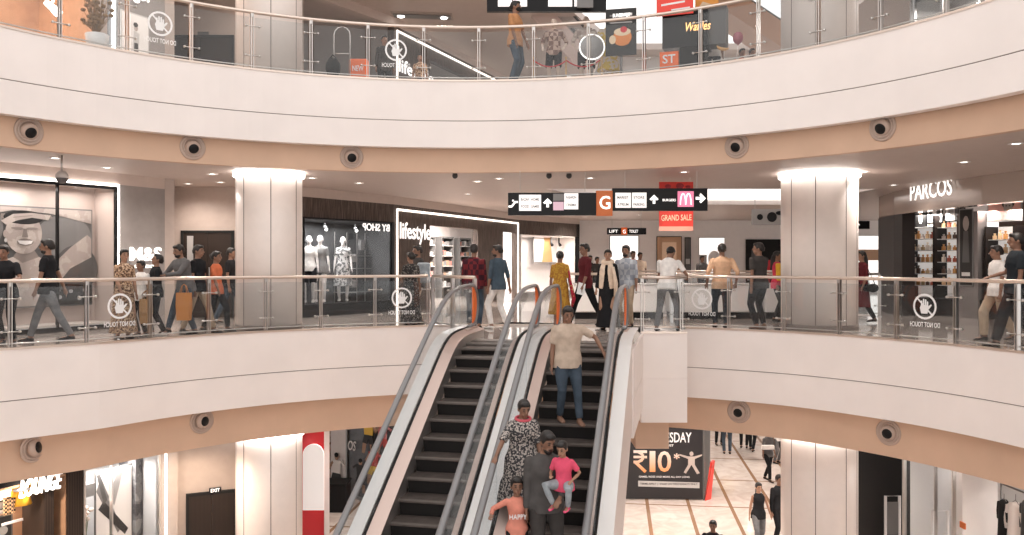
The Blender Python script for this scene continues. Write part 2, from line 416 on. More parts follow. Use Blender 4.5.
# ---------------------------------------------------------------- glass railings
def decal_hand(mb, M, r):
    # round no-touch sign: ring, bar, open hand; below it mirrored words
    for a in range(24):
        a0 = 2*PI*a/24; a1 = 2*PI*(a+1)/24
        q = [(math.cos(t)*k, math.sin(t)*k) for t, k in ((a0, r), (a1, r), (a1, r*.84), (a0, r*.84))]
        mb.prism(q, M, .002)
    Rm = M @ Matrix.Rotation(math.radians(-45), 4, 'Z') @ Matrix.Translation((0, 0, .002)); mb.prism([(-r*.85, -r*.06), (r*.85, -r*.06), (r*.85, r*.06), (-r*.85, r*.06)], Rm, .002)
def decal_hand2(mb, M, r):
    mb.prism([(-.30*r, -.55*r), (.22*r, -.55*r), (.36*r, -.15*r), (.30*r, .12*r), (-.32*r, .12*r), (-.42*r, -.1*r)], M, .0015)
    for i, (x, h) in enumerate(((-.26, .42), (-.09, .56), (.08, .52), (.24, .36))):
        mb.prism([((x-.065)*r, .1*r), ((x+.065)*r, .1*r), ((x+.06)*r, h*r), (x*r, (h+.06)*r), ((x-.06)*r, h*r)], M, .0015)
    mb.prism([(.25*r, -.3*r), (.42*r, -.12*r), (.60*r, .12*r), (.52*r, .2*r), (.28*r, 0)], M, .0015)
def railing(path, label, group, hh=1.08, sp=1.15, decals=(), hand=True, ext=0, post_w=.05, pm=None, zb=0.0, top_r=.033):
    # path: list of 3-D points; posts every sp metres
    pts = [Vector(p) for p in path]; L = [0]
    for a, b in zip(pts, pts[1:]): L.append(L[-1]+(b-a).length)
    def at(s):
        s = max(0, min(L[-1], s))
        for i in range(len(L)-1):
            if s <= L[i+1]+1e-9:
                f = (s-L[i])/max(1e-9, L[i+1]-L[i]); return pts[i].lerp(pts[i+1], f), (pts[i+1]-pts[i]).normalized()
    t = thing('glass_railing', label, 'railing', at(L[-1]/2)[0], 0, group)
    m = MB(); m.tube([p+Vector((0, 0, hh)) for p in pts], top_r, 10); m.build('handrail', RAIL, t)
    m = MB(); m.tube([p+Vector((0, 0, .09)) for p in pts], .012, 6); m.build('bottom_rail', STEEL, t)
    n = max(1, round(L[-1]/sp)); step = L[-1]/n
    for i in range(n+1):
        p, d = at(i*step); M = Matrix.Translation(p) @ Matrix.Rotation(math.atan2(d.y, d.x), 4, 'Z')
        m = MB()
        for o in (-.028, .016): m.box(o, o+.012, -.035, .035, .0, hh-.02, M)
        m.box(-.04, .04, -.05, .05, .0, .02, M); m.box(-.012, .012, -.02, .02, hh-.09, hh-.02, M)
        po = m.build('post', pm or STEEL, t)
        for z in (.28, hh-.28):
            m = MB(); m.tube([M @ Vector((-.14, -.045, z)), M @ Vector((.14, -.045, z))], .010, 6)
            for q in (-.13, .13): m.tube([M @ Vector((q, -.06, z)), M @ Vector((q, -.02, z))], .022, 8)
            sub(m.build('clamp', STEEL), po)
        if i < n:
            a, _ = at(i*step+.06); b, _ = at((i+1)*step-.06); dd = (b-a).normalized(); nn = Vector((dd.y, -dd.x, 0))
            m = MB(); q = [a, b, b+nn*.012, a+nn*.012]
            m.add([(k.x, k.y, k.z+.06) for k in q]+[(k.x, k.y, k.z+hh-.1) for k in q], [(0, 1, 5, 4), (1, 2, 6, 5), (2, 3, 7, 6), (3, 0, 4, 7), (0, 3, 2, 1), (4, 5, 6, 7)], False)
            g = m.build('glass_pane', GLASS, t)
            if i in decals:
                c = (a+b)/2; nr = nn if (Vector((0, 0, 0))-c).dot(nn) > 0 else -nn
                rt = Vector((0, 0, 1)).cross(nr).normalized()
                M2 = MPL(c+Vector((0, 0, .62))+nr*.015, rt, (0, 0, 1)); m = MB(); r = .22
                decal_hand(m, M2, r); 
                if hand: decal_hand2(m, M2, r)
                m.text('DO NOT TOUCH', MPL(c+Vector((0, 0, .27))+nr*.015, rt, (0, 0, 1)), w=.56, h=.085, d=.002, mirror=True, align='C')
                sub(m.build('vinyl_sticker', STICK), g)
    return t
def arcpts(C, off, x0, x1, z, n=40):
    # points of the ring between two pixel columns
    a0, a1 = ring_hit(C, off, x0)[2], ring_hit(C, off, x1)[2]; out = []
    for k in range(n+1):
        a = a0+(a1-a0)*k/n; R = C[2]+off+bulge(C[0], a); out.append(Vector((C[0]+R*math.cos(a), C[1]+R*math.sin(a), z)))
    return out
lp = arcpts(MC, .06, -75, 428, 0)
lp2 = [lp[-1], E(-4.06, 16.9, 0), E(-4.06, 15.75, 0)]
railing(lp, 'long curved glass railing with steel posts along the left of the middle floor', 'glass railings of the middle floor', decals=(2, 7), sp=1.12)
railing([lp[-1]+Vector((.1, 0, 0)), E(-4.02, 16.0, 0)], 'short glass railing beside the leftmost escalator handrail', 'glass railings of the middle floor', sp=1.2)
rp_ = arcpts(MC, .06, 690, 1085, 0)
railing([Vector((2.52, 16.46, 0)), Vector((3.36, 16.46, 0)), Vector((3.36, 17.9, 0))], 'glass railing on the white box casing right of the escalators', 'glass railings of the middle floor', sp=.82)
railing([Vector((3.45, 17.85, 0))]+rp_[1:], 'long curved glass railing with steel posts along the right of the middle floor', 'glass railings of the middle floor', decals=(0, 4), sp=1.13)
railing(arcpts(TC, .06, -90, 1090, Z1, 60), 'curved glass railing with steel posts around the upper floor', None, decals=(3, 7, 17), sp=1.12, hh=1.12)
# far railing and counters round the rear void
railing([Vector((1.3, 21.4, 0)), Vector((9.25, 21.4, 0))], 'straight glass railing behind the standing men on the middle floor', 'straight railings of the rear void', sp=1.5)
railing([Vector((3.6, 27.8, 0)), Vector((9.25, 27.8, 0))], 'far glass railing of the rear void under the white shop fronts', 'straight railings of the rear void', sp=1.5)
railing([Vector((3.6, 27.8, Z1)), Vector((9.25, 27.8, Z1))], 'far glass railing of the rear void on the upper floor', 'straight railings of the rear void', sp=1.5)
# ---------------------------------------------------------------- escalators
def plane(s): return -.72+.577*(s-12.317)
def zf(s, k=.12, lo=ZG):
    p = plane(s); r = -k*math.log1p(math.exp(max(-40, min(40, -p/k)))) if p > -3 else p
    q = r-lo
    return lo+(k*math.log1p(math.exp(min(40, q/k))) if q < 3 else q)
TREAD = mat('step_tread', (.12, .098, .088), .42, .5, noise=.25, scale=8)
RISER = pattern('step_riser', (.012, .011, .011), (.03, .027, .026), 60, 'wave', .5, .55)
NOSE = mat('step_nosing', (.19, .165, .15), .4, .6)
DECKP = mat('inner_deck_bronze', (.60, .47, .42), .35, .6)
DECKW = mat('outer_deck_pale', (.80, .78, .76), .35, .15)
SKIRT = mat('skirt_steel', (.45, .42, .40), .35, .8)
TRUSS = mat('truss_cladding', (.74, .68, .65), .4, .2)
EGLASS = glass_mat('escalator_glass', (.92, .94, .95), .03, haze=.025)
HRUB = mat('handrail_grey', (.20, .20, .205), .32, .2)
SB, ST = 3.2, 14.46
def strip(mb, w0, z0, w1, z1, sa, sb, n=60, th=.02):
    # sheet following the incline between two (w, height) edges
    vs = []
    for k in range(n+1):
        s = sa+(sb-sa)*k/n; z = zf(s)
        vs += [E(w0, s, z+z0), E(w1, s, z+z1), E(w1, s, z+z1-th), E(w0, s, z+z0-th)]
    fs = []
    for k in range(n):
        o = k*4
        for a, b in ((0, 1), (1, 2), (2, 3), (3, 0)): fs.append((o+a, o+b, o+4+b, o+4+a))
    fs += [(0, 1, 2, 3), (n*4+3, n*4+2, n*4+1, n*4)]
    mb.add(vs, fs, False)
def escalator(wl, wr, label, sides):
    t = thing('escalator', label, 'escalator', E((wl+wr)/2, 8, ZG), 0, 'pair of escalators')
    # steps
    k = 6.0; i = 0
    while True:
        s0 = 12.317+.3464*k
        if s0 < SB+.9: break
        za = zf(s0); zb = zf(s0-.3464)
        if s0 <= ST+.05:
            m = MB(); m.cur = 0
            s1 = s0+.3464
            m.add([E(wl, s0, za), E(wr, s0, za), E(wr, s1, za), E(wl, s1, za), E(wl, s0, za-.04), E(wr, s0, za-.04), E(wr, s1, za-.04), E(wl, s1, za-.04)],
                  [(0, 1, 2, 3), (4, 7, 6, 5), (0, 4, 5, 1), (2, 6, 7, 3)], False)
            m.cur = 1
            vs = []; zd = min(zb, za-.02)-.02
            for q in range(6):
                f = q/5; vs += [E(wl, s0+.012+.035*math.sin(f*PI*.5), za-.03-(za-.03-zd)*f), E(wr, s0+.012+.035*math.sin(f*PI*.5), za-.03-(za-.03-zd)*f)]
            m.add(vs, [(q*2, q*2+1, q*2+3, q*2+2) for q in range(5)], True)
            m.cur = 2
            m.add([E(wl, s0-.006, za+.003), E(wr, s0-.006, za+.003), E(wr, s0+.03, za+.003), E(wl, s0+.03, za+.003), E(wl, s0-.006, za-.018), E(wr, s0-.006, za-.018)],
                  [(0, 1, 2, 3), (0, 4, 5, 1)], False)
            m.build('step', [TREAD, RISER, NOSE], t)
        k -= 1
    m = MB()
    for w0, w1 in ((wl-.03, wl), (wr, wr+.03)): 
        vs = []
        n = 60
        strip(m, w0, .13, w1, .13, SB, ST+.9, th=.28)
    m.build('skirt', SKIRT, t)
    m = MB()
    q = [E(wl, ST, .004), E(wr, ST, .004), E(wr, ST+.28, .012), E(wl, ST+.28, .012)]
    m.add(q+[p-Vector((0, 0, .05)) for p in q], [(0, 1, 2, 3), (0, 4, 5, 1)], False)
    m.build('comb_plate', NOSE, t)
    for sd, (wi, wg, wo) in sides.items():
        m = MB(); strip(m, wi, .13, wg, .20, SB, ST+.95); m.build('inner_deck', DECKP, t)
        sg = 1 if wg > wi else -1
        if wo is not None:
            m = MB(); strip(m, wg+sg*.035, .20, wo, .20, SB, ST+1.0); m.build('outer_deck', DECKW, t)
            m = MB(); vs = []; n = 50
            for k2 in range(n+1):
                s = SB+(ST-.8-SB)*k2/n; z = zf(s)
                zl = max(zf(s, .12)-1.15, ZG+.02)
                vs += [E(wo, s, z+.20), E(wo, s, min(zl, z+.1)), E(wo-sg*.04, s, min(zl, z+.1)), E(wo-sg*.04, s, z+.19)]
            fs = []
            for k2 in range(n):
                o = k2*4
                for a, b in ((0, 1), (1, 2), (2, 3), (3, 0)): fs.append((o+a, o+b, o+4+b, o+4+a))
            m.add(vs, fs, False); m.build('truss_side', TRUSS, t)
        # dark groove that holds the glass
        m = MB(); strip(m, wg-.018, .215, wg+.018, .215, SB, ST+.95, th=.03); m.build('glass_channel', BLACKM, t)
        # handrail loop
        end = 15.15; path = []
        s = SB+.6
        while s < end: path.append(E(wg, s, zf(s, .2)+.96)); s += .22
        zt = zf(end, .2)+.96; r = .37
        for a in range(0, 181, 15):
            a = math.radians(a); path.append(E(wg, end+r*math.sin(a), zt-r+r*math.cos(a)))
        path.append(E(wg, end-.25, zt-2*r-.01))
        m = MB(); m.tube(path, .036, 10, flat=(1.25, .8)); m.build('handrail', HRUB, t)
        # glass panes
        cuts = [SB+.6, 6.2, 8.2, 10.2, 12.2, 13.9, end]
        for a, b in zip(cuts, cuts[1:]):
            last = b == end; pts = []; n = 14
            lo = [(a+.01+(b-a-.02)*q/n, zf(a+(b-a)*q/n)+.21) for q in range(n+1)]
            hi = [(a+.01+(b-a-.02)*q/n, zf(a+(b-a)*q/n, .2)+.93) for q in range(n+1)]
            if last:
                for q in range(1, 12):
                    aa = math.radians(180*q/12); hi.append((end+(r-.02)*math.sin(aa), zt-r+(r-.02)*math.cos(aa)))
                lo = [(x, max(z, .2)) for x, z in lo]
            poly = lo+list(reversed(hi))
            Mx = Matrix(((v.x, u.x, 0), (v.y, u.y, 0), (v.z, u.z, 1)))
            M4 = Matrix(((u.x, 0, v.x, v.x*(wg-.006)), (u.y, 0, v.y, v.y*(wg-.006)), (0, 1, 0, 0), (0, 0, 0, 1)))
            m = MB(); m.prism(poly, M4, .012); g = m.build('glass_pane', EGLASS, t)
            if last:
                m = MB(); pp = []
                for q in range(13):
                    aa = math.radians(8+164*q/12); pp.append((end+(r-.035)*math.sin(aa), zt-r+(r-.035)*math.cos(aa)))
                pp += [(end+.06, zt-2*r+.10), (end+.06, zt-.12)] 
                M5 = M4.copy(); M5.translation = Vector((v.x*(wg-.012), v.y*(wg-.012), 0)); m.prism(pp, M5, .024)
                sub(m.build('orange_sticker', ORANGE, None), g)
        m = MB(); m.tube([E(wg, end-.45, .0), E(wg, end-.45, .2)], .03, 8)
        q0 = [E(wg-.09, ST, 0), E(wg+.09, ST, 0), E(wg+.09, end+.1, 0), E(wg-.09, end+.1, 0)]
        m.add([p+Vector((0, 0, 0)) for p in q0]+[p+Vector((0, 0, .2)) for p in q0], [(0, 3, 2, 1), (4, 5, 6, 7), (0, 1, 5, 4), (1, 2, 6, 5), (2, 3, 7, 6), (3, 0, 4, 7)], False)
        m.build('newel_base', DECKP, t)
    # truss underside
    m = MB(); a = wl-.36; b = wr+.36; vs = []; n = 40
    for k2 in range(n+1):
        s = SB+(ST-.8-SB)*k2/n; z = max(zf(s)-1.15, ZG+.02); vs += [E(a, s, z), E(b, s, z), E(b, s, z+.05), E(a, s, z+.05)]
    fs = []
    for k2 in range(n):
        o = k2*4
        for p, q in ((0, 1), (1, 2), (2, 3), (3, 0)): fs.append((o+p, o+q, o+4+q, o+4+p))
    m.add(vs, fs, False); m.build('truss_soffit', TRUSS, t)
    return t
escalator(-3.68, -2.80, 'left escalator with empty dark steps and orange stickers on its glass ends', {'l': (-3.68, -3.86, -4.08), 'r': (-2.80, -2.68, -2.50)})
escalator(-2.13, -1.22, 'right escalator carrying a family and a man down', {'l': (-2.13, -2.29, -2.48), 'r': (-1.22, -1.07, -.84)})

# ---------------------------------------------------------------- shop walls
class Wall:
    def __init__(s, a, b):
        s.a = Vector((a[0], a[1], 0)); s.b = Vector((b[0], b[1], 0)); s.d = (s.b-s.a).normalized(); s.L = (s.b-s.a).length
        s.n = Vector((s.d.y, -s.d.x, 0))
        if s.n.dot(-s.a) < 0: s.n = -s.n
    def u(s, x):
        k = (x-512)/F   # X = k*Y
        return (k*s.a.y-s.a.x)/(s.d.x-k*s.d.y)
    def pt(s, u_, z=0, off=0): p = s.a+s.d*u_+s.n*off; return Vector((p.x, p.y, z))
    def z(s, x, y): return EYE+(HZ-y)/F*(s.a.y+s.d.y*s.u(x))
    def box(s, mb, u0, u1, z0, z1, o0=0, o1=.05):
        q = [s.pt(u0, z0, o0), s.pt(u1, z0, o0), s.pt(u1, z0, o1), s.pt(u0, z0, o1)]
        h = Vector((0, 0, z1-z0)); mb.add(q+[p+h for p in q], [(0, 3, 2, 1), (4, 5, 6, 7), (0, 1, 5, 4), (1, 2, 6, 5), (2, 3, 7, 6), (3, 0, 4, 7)], False); return mb
    def M(s, u_, z, off):      # plane matrix with x to the image right
        r = s.d if s.pt(s.L).x/s.b.y > s.pt(0).x/s.a.y else -s.d
        r = s.d if (s.b.x/s.b.y) > (s.a.x/s.a.y) else -s.d
        p = s.pt(u_, z, off); zz = s.n; yy = Vector((0, 0, 1)); xx = yy.cross(zz)
        M = Matrix((xx, yy, zz)).transposed().to_4x4(); M.translation = p; return M
WA = Wall((-9.6, 15.6), (-8.25, 17.8)); WP = Wall((-8.25, 17.8), (-7.72, 18.9)); WREC = Wall((-8.8, 21.0), (-5.2, 21.0))
WB = Wall((-5.2, 21.0), (-3.32, 23.9)); WL = Wall((-3.32, 23.9), (.30, 32.8)); WN = Wall((.30, 32.8), (2.9, 36.5)); WBK = Wall((2.9, 38), (20, 38))
WAA = Wall((-12.5, 11), (-9.6, 15.6)); WRT = Wall((-7.72, 18.9), (-8.8, 21.0))
def wallmesh(w, z0, z1, nm, m, th=.2, label=None, u0=0, u1=None):
    mb = MB(); w.box(mb, u0, w.L if u1 is None else u1, z0, z1, -th, 0); return struct(mb.build(nm, m), label)
# bulkheads over the shops, both storeys
for zb, zc in ((0, C0), (Z1, CT)):
    for w in (WAA, WA, WP): wallmesh(w, zb+3.0, zc, 'wall_left', CEIL)
    for w in (WB, WL, WN): wallmesh(w, zb+3.0, zc, 'wall_left', CEIL)
    wallmesh(WREC, zb, zc, 'wall_left', WALLP, label='beige wall of the service recess')
    wallmesh(WRT, zb, zc, 'wall_left', WALLP)
    wallmesh(WP, zb, zb+3.0, 'wall_left', GREYW, label='grey wall panel beside the poster window')
    wallmesh(WBK, zb, zc, 'wall_back', WALLW)
    wallmesh(WAA, zb, zb+3.0, 'wall_left', GREYW)

def strip_light(w, pts, label, m=LED, off=.03, t=.035):
    # LED line along a wall through (u,z) points
    mb = MB()
    mb.tube([w.pt(a, z, off) for a, z in pts], t, 6)
    o = mb.build('light_strip', m); return tag(o, label, 'light strip')
def window_box(w, u0, u1, z0, z1, depth, nm_label, back, floor_m, side=None):
    t = thing('shop_window', nm_label, 'shop window', w.pt((u0+u1)/2, z0, 0))
    m = MB(); w.box(m, u0, u1, z0, z1, -depth-.05, -depth); w.box(m, u0-.02, u0+.02, z0, z1, -depth, 0); w.box(m, u1-.02, u1+.02, z0, z1, -depth, 0); w.box(m, u0, u1, z1, z1+.04, -depth, 0)
    m.build('backdrop', back, t)
    m = MB(); w.box(m, u0, u1, z0-.02, z0+.02, -depth, 0); m.build('display_floor', floor_m, t)
    return t
GREYS = [mat('print_grey_%d' % k, (g, g*.97, g*.95), .5) for k, g in enumerate((.015, .045, .10, .20, .36, .55, .8))]
# ---- poster window (middle floor, left)
def lit(w, u0, u1, z, off, p=8, c=(1, .92, .86)):
    l = bpy.data.lights.new('display_light', 'AREA'); l.shape = 'RECTANGLE'; l.size = max(.2, u1-u0); l.size_y = .3; l.energy = p; l.color = c
    o = bpy.data.objects.new('display_light', l); COL.objects.link(o); o.location = w.pt((u0+u1)/2, z, off)
    o.rotation_euler = (0, 0, math.atan2(w.d.y, w.d.x))
def polyline_ell(cx, cy, rx, ry, n=28, a0=0, a1=2*PI): return [(cx+rx*math.cos(a0+(a1-a0)*k/n), cy+ry*math.sin(a0+(a1-a0)*k/n)) for k in range(n if a1-a0 > 6 else n+1)]
def picture(w, xl, xr, yt, yb, off, shapes, mats, frame_m, label, name='poster', cat='poster', fr=.03, base=0, th=.02, group=None):
    # board fixed at (pixel box -> wall plane); shapes in unit coordinates (x right, y up)
    ua, ub = w.u(xl), w.u(xr); xm = (xl+xr)/2; zt, zb = w.z(xm, yt), w.z(xm, yb)
    return picture_w(w, ua, ub, zb, zt, off, shapes, mats, frame_m, label, name, cat, fr, base, th, group)
def picture_w(w, ua, ub, zb, zt, off, shapes, mats, frame_m, label, name='poster', cat='poster', fr=.03, base=0, th=.02, group=None):
    Wd = abs(ub-ua); H = zt-zb; M = w.M(ua, zb, off)
    t = thing(name, label, cat, M.translation, 0, group)
    m = MB(); m.prism([(-fr, -fr), (Wd+fr, -fr), (Wd+fr, H+fr), (-fr, H+fr)], M @ Matrix.Translation((0, 0, -th)), th)
    m.build('frame', frame_m, t)
    m = MB(); m.cur = base; m.prism([(0, 0), (Wd, 0), (Wd, H), (0, H)], M @ Matrix.Translation((0, 0, .001)), .002)
    for i, (ci, poly) in enumerate(shapes):
        m.cur = ci; m.prism([(x*Wd, y*H) for x, y in poly], M @ Matrix.Translation((0, 0, .004+.0015*i)), .0012)
    m.build('print', mats, t); return t
def facade_glass(w, u0, u1, z0, z1, frame_m, label, mull=(), fw=.06, glass=None, off=.0, name='window_1'):
    mb = MB()
    w.box(mb, u0, u1, z1-fw, z1, off-.03, off+.05); w.box(mb, u0, u1, z0, z0+fw*1.6, off-.03, off+.05)
    for a in [u0, u1-fw]+[q-fw/4 for q in mull]: w.box(mb, a, a+(fw if a in (u0, u1-fw) else fw/2), z0, z1, off-.03, off+.05)
    f = struct(mb.build(name, frame_m), label)
    mb = MB(); w.box(mb, u0+fw, u1-fw, z0+fw, z1-fw, off-.006, off+.006); g = mb.build('window_pane', glass or GLASS2, None); sub(g, f)
    return f
BW = [GREYS[1], GREYS[0], GREYS[2], GREYS[3], GREYS[4], GREYS[5], GREYS[6]]
FACE = pattern('poster_skin', (.42, .36, .33), (.50, .44, .40), 3, 'noise', .5, .5, c3=(.56, .50, .46))
FACE2 = mat('poster_shadow_skin', (.26, .22, .20), .5)
ul, ur = WA.u(-30), WA.u(117)
WINB = mat('window_back_pink', (.60, .50, .45), .5)
t = window_box(WA, 0, WA.L-.06, .12, 2.93, .7, 'large poster display window with a smiling portrait and white light strip frame', WINB, mat('window_sill_pale', (.6, .54, .5), .4))
facade_glass(WA, 0, WA.L-.02, .0, 2.95, BLACK, 'black framed glass front of the poster window', mull=(WA.u(57), ))
strip_light(WA, [(0, 2.98), (WA.L-.02, 2.98), (WA.L-.02, .1)], 'white light strip framing the poster window on the middle floor')
WAi = Wall(WA.pt(0, 0, -.55)[:2], WA.pt(WA.L, 0, -.55)[:2])
lit(WA, .3, 1.1, 2.85, -.3, 14); lit(WA, 1.5, 2.3, 2.85, -.3, 10)
sh = [(2, [(0, 0), (1, 0), (1, .55), (.8, .62), (.6, .5), (0, .6)]), (3, polyline_ell(.75, .72, .25, .22)), (2, polyline_ell(.86, .38, .2, .25)), (3, polyline_ell(.1, .8, .12, .2)),
      (7, [(.0, .10), (.12, .42), (.30, .50), (.38, .58), (.46, .58), (.52, .50), (.66, .44), (.80, .60), (.96, .74), (1, .70), (1, .50), (.80, .38), (.66, .18), (.62, 0), (.0, 0)]),
      (8, [(.30, .50), (.38, .44), (.52, .50), (.46, .60), (.36, .60)]),
      (7, [(.05, .90), (.3, .97), (.62, .95), (1, .86), (1, 1), (.2, 1), (.05, .98)]), (8, [(.2, .93), (.62, .94), (.64, .90), (.2, .88)]),
      (7, polyline_ell(.39, .74, .155, .21)), (1, polyline_ell(.39, .90, .17, .07)), (7, [(.20, .86), (.30, .93), (.46, .95), (.62, .93), (.60, .88), (.46, .90), (.34, .87), (.24, .82)]), (8, [(.30, .90), (.46, .925), (.46, .918), (.30, .892)]),
      (8, polyline_ell(.33, .79, .05, .012)), (8, polyline_ell(.46, .79, .05, .012)), (8, [(.385, .78), (.41, .78), (.425, .70), (.37, .70)]),
      (8, polyline_ell(.40, .650, .070, .036)), (6, [(.335, .665), (.465, .665), (.45, .635), (.40, .622), (.35, .635)]), (7, polyline_ell(.235, .73, .02, .04)), (5, polyline_ell(.235, .665, .012, .02)),
      (1, [(.62, 0), (1, 0), (1, .2), (.75, .22)]), (4, polyline_ell(.7, .08, .02, .02)), (4, polyline_ell(.8, .14, .02, .02)), (4, polyline_ell(.88, .06, .02, .02)), (4, polyline_ell(.93, .15, .02, .02)),
      (1, [(0, 0), (.16, 0), (.18, .12), (0, .16)]), (4, polyline_ell(.06, .06, .02, .02)), (4, polyline_ell(.12, .1, .02, .02))]
picture(WAi, -25, 91, 208, 306, .0, sh, BW+[FACE, FACE2], GREYS[3], 'big black and white portrait poster of a smiling woman in the window', base=2)
# wall sign M&S
m = MB(); m.text('M&S', WP.M(WP.u(129), WP.z(140, 261), .04), w=abs(WP.u(160)-WP.u(129)), h=.30, d=.04); t = tag(m.build('wall_sign', SIGNW), 'white lit letters M&S on the grey wall panel', 'sign')
m = MB(); m.text('LONDON', WP.M(WP.u(134), WP.z(140, 268), .03), w=abs(WP.u(157)-WP.u(134)), h=.07, d=.02); sub(m.build('small_lettering', SIGNW), t)
# recess door
def door(w, xl, xr, ytop, zb, label, m=DARKWOOD, idx=1, handle=True):
    u0, u1 = w.u(xl), w.u(xr); zt = w.z((xl+xr)/2, ytop); um = (u0+u1)/2
    mb = MB(); w.box(mb, u0-.06, u0, zb, zt+.06, 0, .06); w.box(mb, u1, u1+.06, zb, zt+.06, 0, .06); w.box(mb, u0, u1, zt, zt+.06, 0, .06)
    f = struct(mb.build('door_%d' % idx, BLACKM), label)
    for a, b in ((u0, um-.005), (um+.005, u1)):
        mb = MB(); w.box(mb, a, b, zb+.01, zt, 0, .04); lf = sub(mb.build('door_leaf', m, None), f)
        if handle:
            hx = b-.08 if a == u0 else a+.05
            mb = MB(); mb.tube([w.pt(hx, zb+.95, .07), w.pt(hx, zb+1.25, .07)], .015, 6); mb.tube([w.pt(hx, zb+.97, .03), w.pt(hx, zb+.97, .08)], .01, 6); sub(mb.build('door_handle', STEEL, None), lf)
    return f
door(WREC, 184, 232, 233, 0, 'dark double service door in the middle floor recess')
mb = MB(); WREC.box(mb, WREC.u(188), WREC.u(194), WREC.z(190, 262), WREC.z(190, 236), .045, .06); tag(mb.build('door_notice', GREYS[4]), 'pale notice sheet on the dark double door', 'notice')
door(WREC, 170, 232, 38, Z1, 'dark doors in the upper floor recess', idx=2)
mb = MB(); WREC.box(mb, WREC.u(198), WREC.u(209), WREC.z(204, 37), WREC.z(204, 32), .01, .03); tag(mb.build('door_sign', GREYS[2]), 'small grey plate above the upper floor doors', 'sign')

# ---- black fashion window
t = window_box(WB, .05, WB.L-.12, .28, 2.45, 1.3, 'black fashion shop window with mannequins and reflected lettering', mat('fashion_back', (.05, .05, .052), .5, noise=.5, scale=2), mat('gloss_dark_floor', (.12, .11, .11), .08))
wallmesh(WB, 2.5, 3.0, 'wall_left', WOODG, label='wood cladding over the fashion window')
mb = MB(); WB.box(mb, 0, WB.L, 0, .28, -.2, .02); struct(mb.build('wall_left', BLACK), 'black plinth of the fashion window')
mb = MB(); WB.box(mb, 0, .05, .28, 2.5, -.2, .02); WB.box(mb, WB.L-.12, WB.L, .28, 2.5, -.2, .02); struct(mb.build('wall_left', BLACK))
facade_glass(WB, .02, WB.L-.1, .26, 2.5, BLACK, 'black framed glass of the fashion window', fw=.04)
m = MB(); m.text('BY SHOP', WB.M(WB.u(362), WB.z(375, 231), .02), w=abs(WB.u(389)-WB.u(362)), h=.2, d=.01, mirror=True); tag(m.build('reflected_lettering', SIGNW), 'white reflection of lettering, modelled on the black fashion window', 'lettering')  # reflection in the glass, modelled as mirrored glowing letters
lit(WB, .3, 2.6, 2.4, -.5, 70, (1, .98, .97))
for xx, lb in ((309, 'left'), (336, 'middle'), (366, 'right')):
    t = thing('spotlight', 'small track spotlight inside the fashion window, %s one' % lb, 'spotlight', WB.pt(WB.u(xx), 2.3, -.4))
    m = MB(); c = WB.pt(WB.u(xx), 2.28, -.4); m.tube([c, c+Vector((0, 0, .16))], .012, 6); m.build('stem', BLACK, t)
    m = MB(); m.tube([c+Vector((0, 0, .02)), c+Vector((.06, -.12, -.05))], [.04, .06], 10); o = m.build('lamp_head', BLACK, t)
    m = MB(); m.ell(c+Vector((.061, -.125, -.052)), .04, .02, .04); sub(m.build('lens', LED, None), o)
# ---- lifestyle front
for zb in (0, Z1):
    uo0, uo1, up1 = WL.u(430), WL.u(478), WL.u(503)
    mb = MB(); WL.box(mb, 0, WL.L, zb+2.5, zb+3.0, -.2, 0); WL.box(mb, 0, uo0, zb, zb+2.5, -.2, 0); WL.box(mb, uo1, up1, zb, zb+2.5, -.2, 0); WL.box(mb, WL.L-.35, WL.L, zb, zb+2.5, -.2, 0)
    struct(mb.build('wall_left', WOODG), 'grey wood clad shop front with a wide doorway')
    strip_light(WL, [(.1, zb), (.1, zb+2.86), (WL.L-.3, zb+2.86), (WL.L-.3, zb)], 'glowing light strip round the wood clad shop front, '+('middle' if zb == 0 else 'upper')+' floor', LEDS, .05, .035)
m = MB(); m.text('lifestyle', WL.M(WL.u(398.5), 1.90, .05), w=abs(WL.u(429)-WL.u(398.5)), h=.62, d=.012); tag(m.build('shop_sign', SIGNW), 'white lit lifestyle lettering on the wood clad front', 'sign')
m = MB(); m.text('lifestyle', WL.M(WL.u(397.5), Z1+1.62, .05), w=abs(WL.u(432)-WL.u(397.5)), h=.5, d=.012); tag(m.build('shop_sign', SIGNW), 'white lettering seen through the upper floor glass', 'sign')
# shop interior behind the doorway
IN = Wall(WL.pt(0, 0, -3.2)[:2], WL.pt(WL.L+5, 0, -3.2)[:2])
mb = MB(); IN.box(mb, 0, IN.L, 0, 3.2, -.1, 0); struct(mb.build('wall_left', WALLW), 'white rear wall inside the wood clad shop')
for k, (px, q) in enumerate(((4.2, 0), (5.4, 0), (6.8, 0), (8.4, 0), (10.0, 0))):
    t = thing('clothes_shelf', 'white lit clothes shelf inside the wood clad shop, bay %s from the doorway' % ('first', 'second', 'third', 'fourth', 'fifth')[k], 'shelf', IN.pt(px+.5, 0, .2))
    m = MB()
    for z in (.4, .8, 1.2, 1.6, 2.0): IN.box(m, px, px+1.0, z, z+.03, .05, .45)
    m.build('board', GREYS[5], t)
    m = MB(); IN.box(m, px-.03, px, 0, 2.3, .03, .47); IN.box(m, px+1, px+1.03, 0, 2.3, .03, .47); IN.box(m, px-.03, px+1.03, 2.3, 2.36, .03, .47); m.build('frame', GREYS[2], t)
    for z in (.43, .83, 1.23, 1.63, 2.03):
        for j in range(4):
            o = MB(); a = px+.06+j*.24; g = random.choice(GREYS[2:6]+[mat('cloth_tan', (.4, .26, .18), .8), mat('cloth_rose', (.45, .2, .17), .8)])
            IN.box(o, a, a+.19, z, z+.12+.1*random.random(), .1, .4); 
            q = o.build('folded_clothes', g); tag(q, 'folded clothes stack on the white shelves of the wood clad shop', 'clothes', 'folded clothes in the wood clad shop')
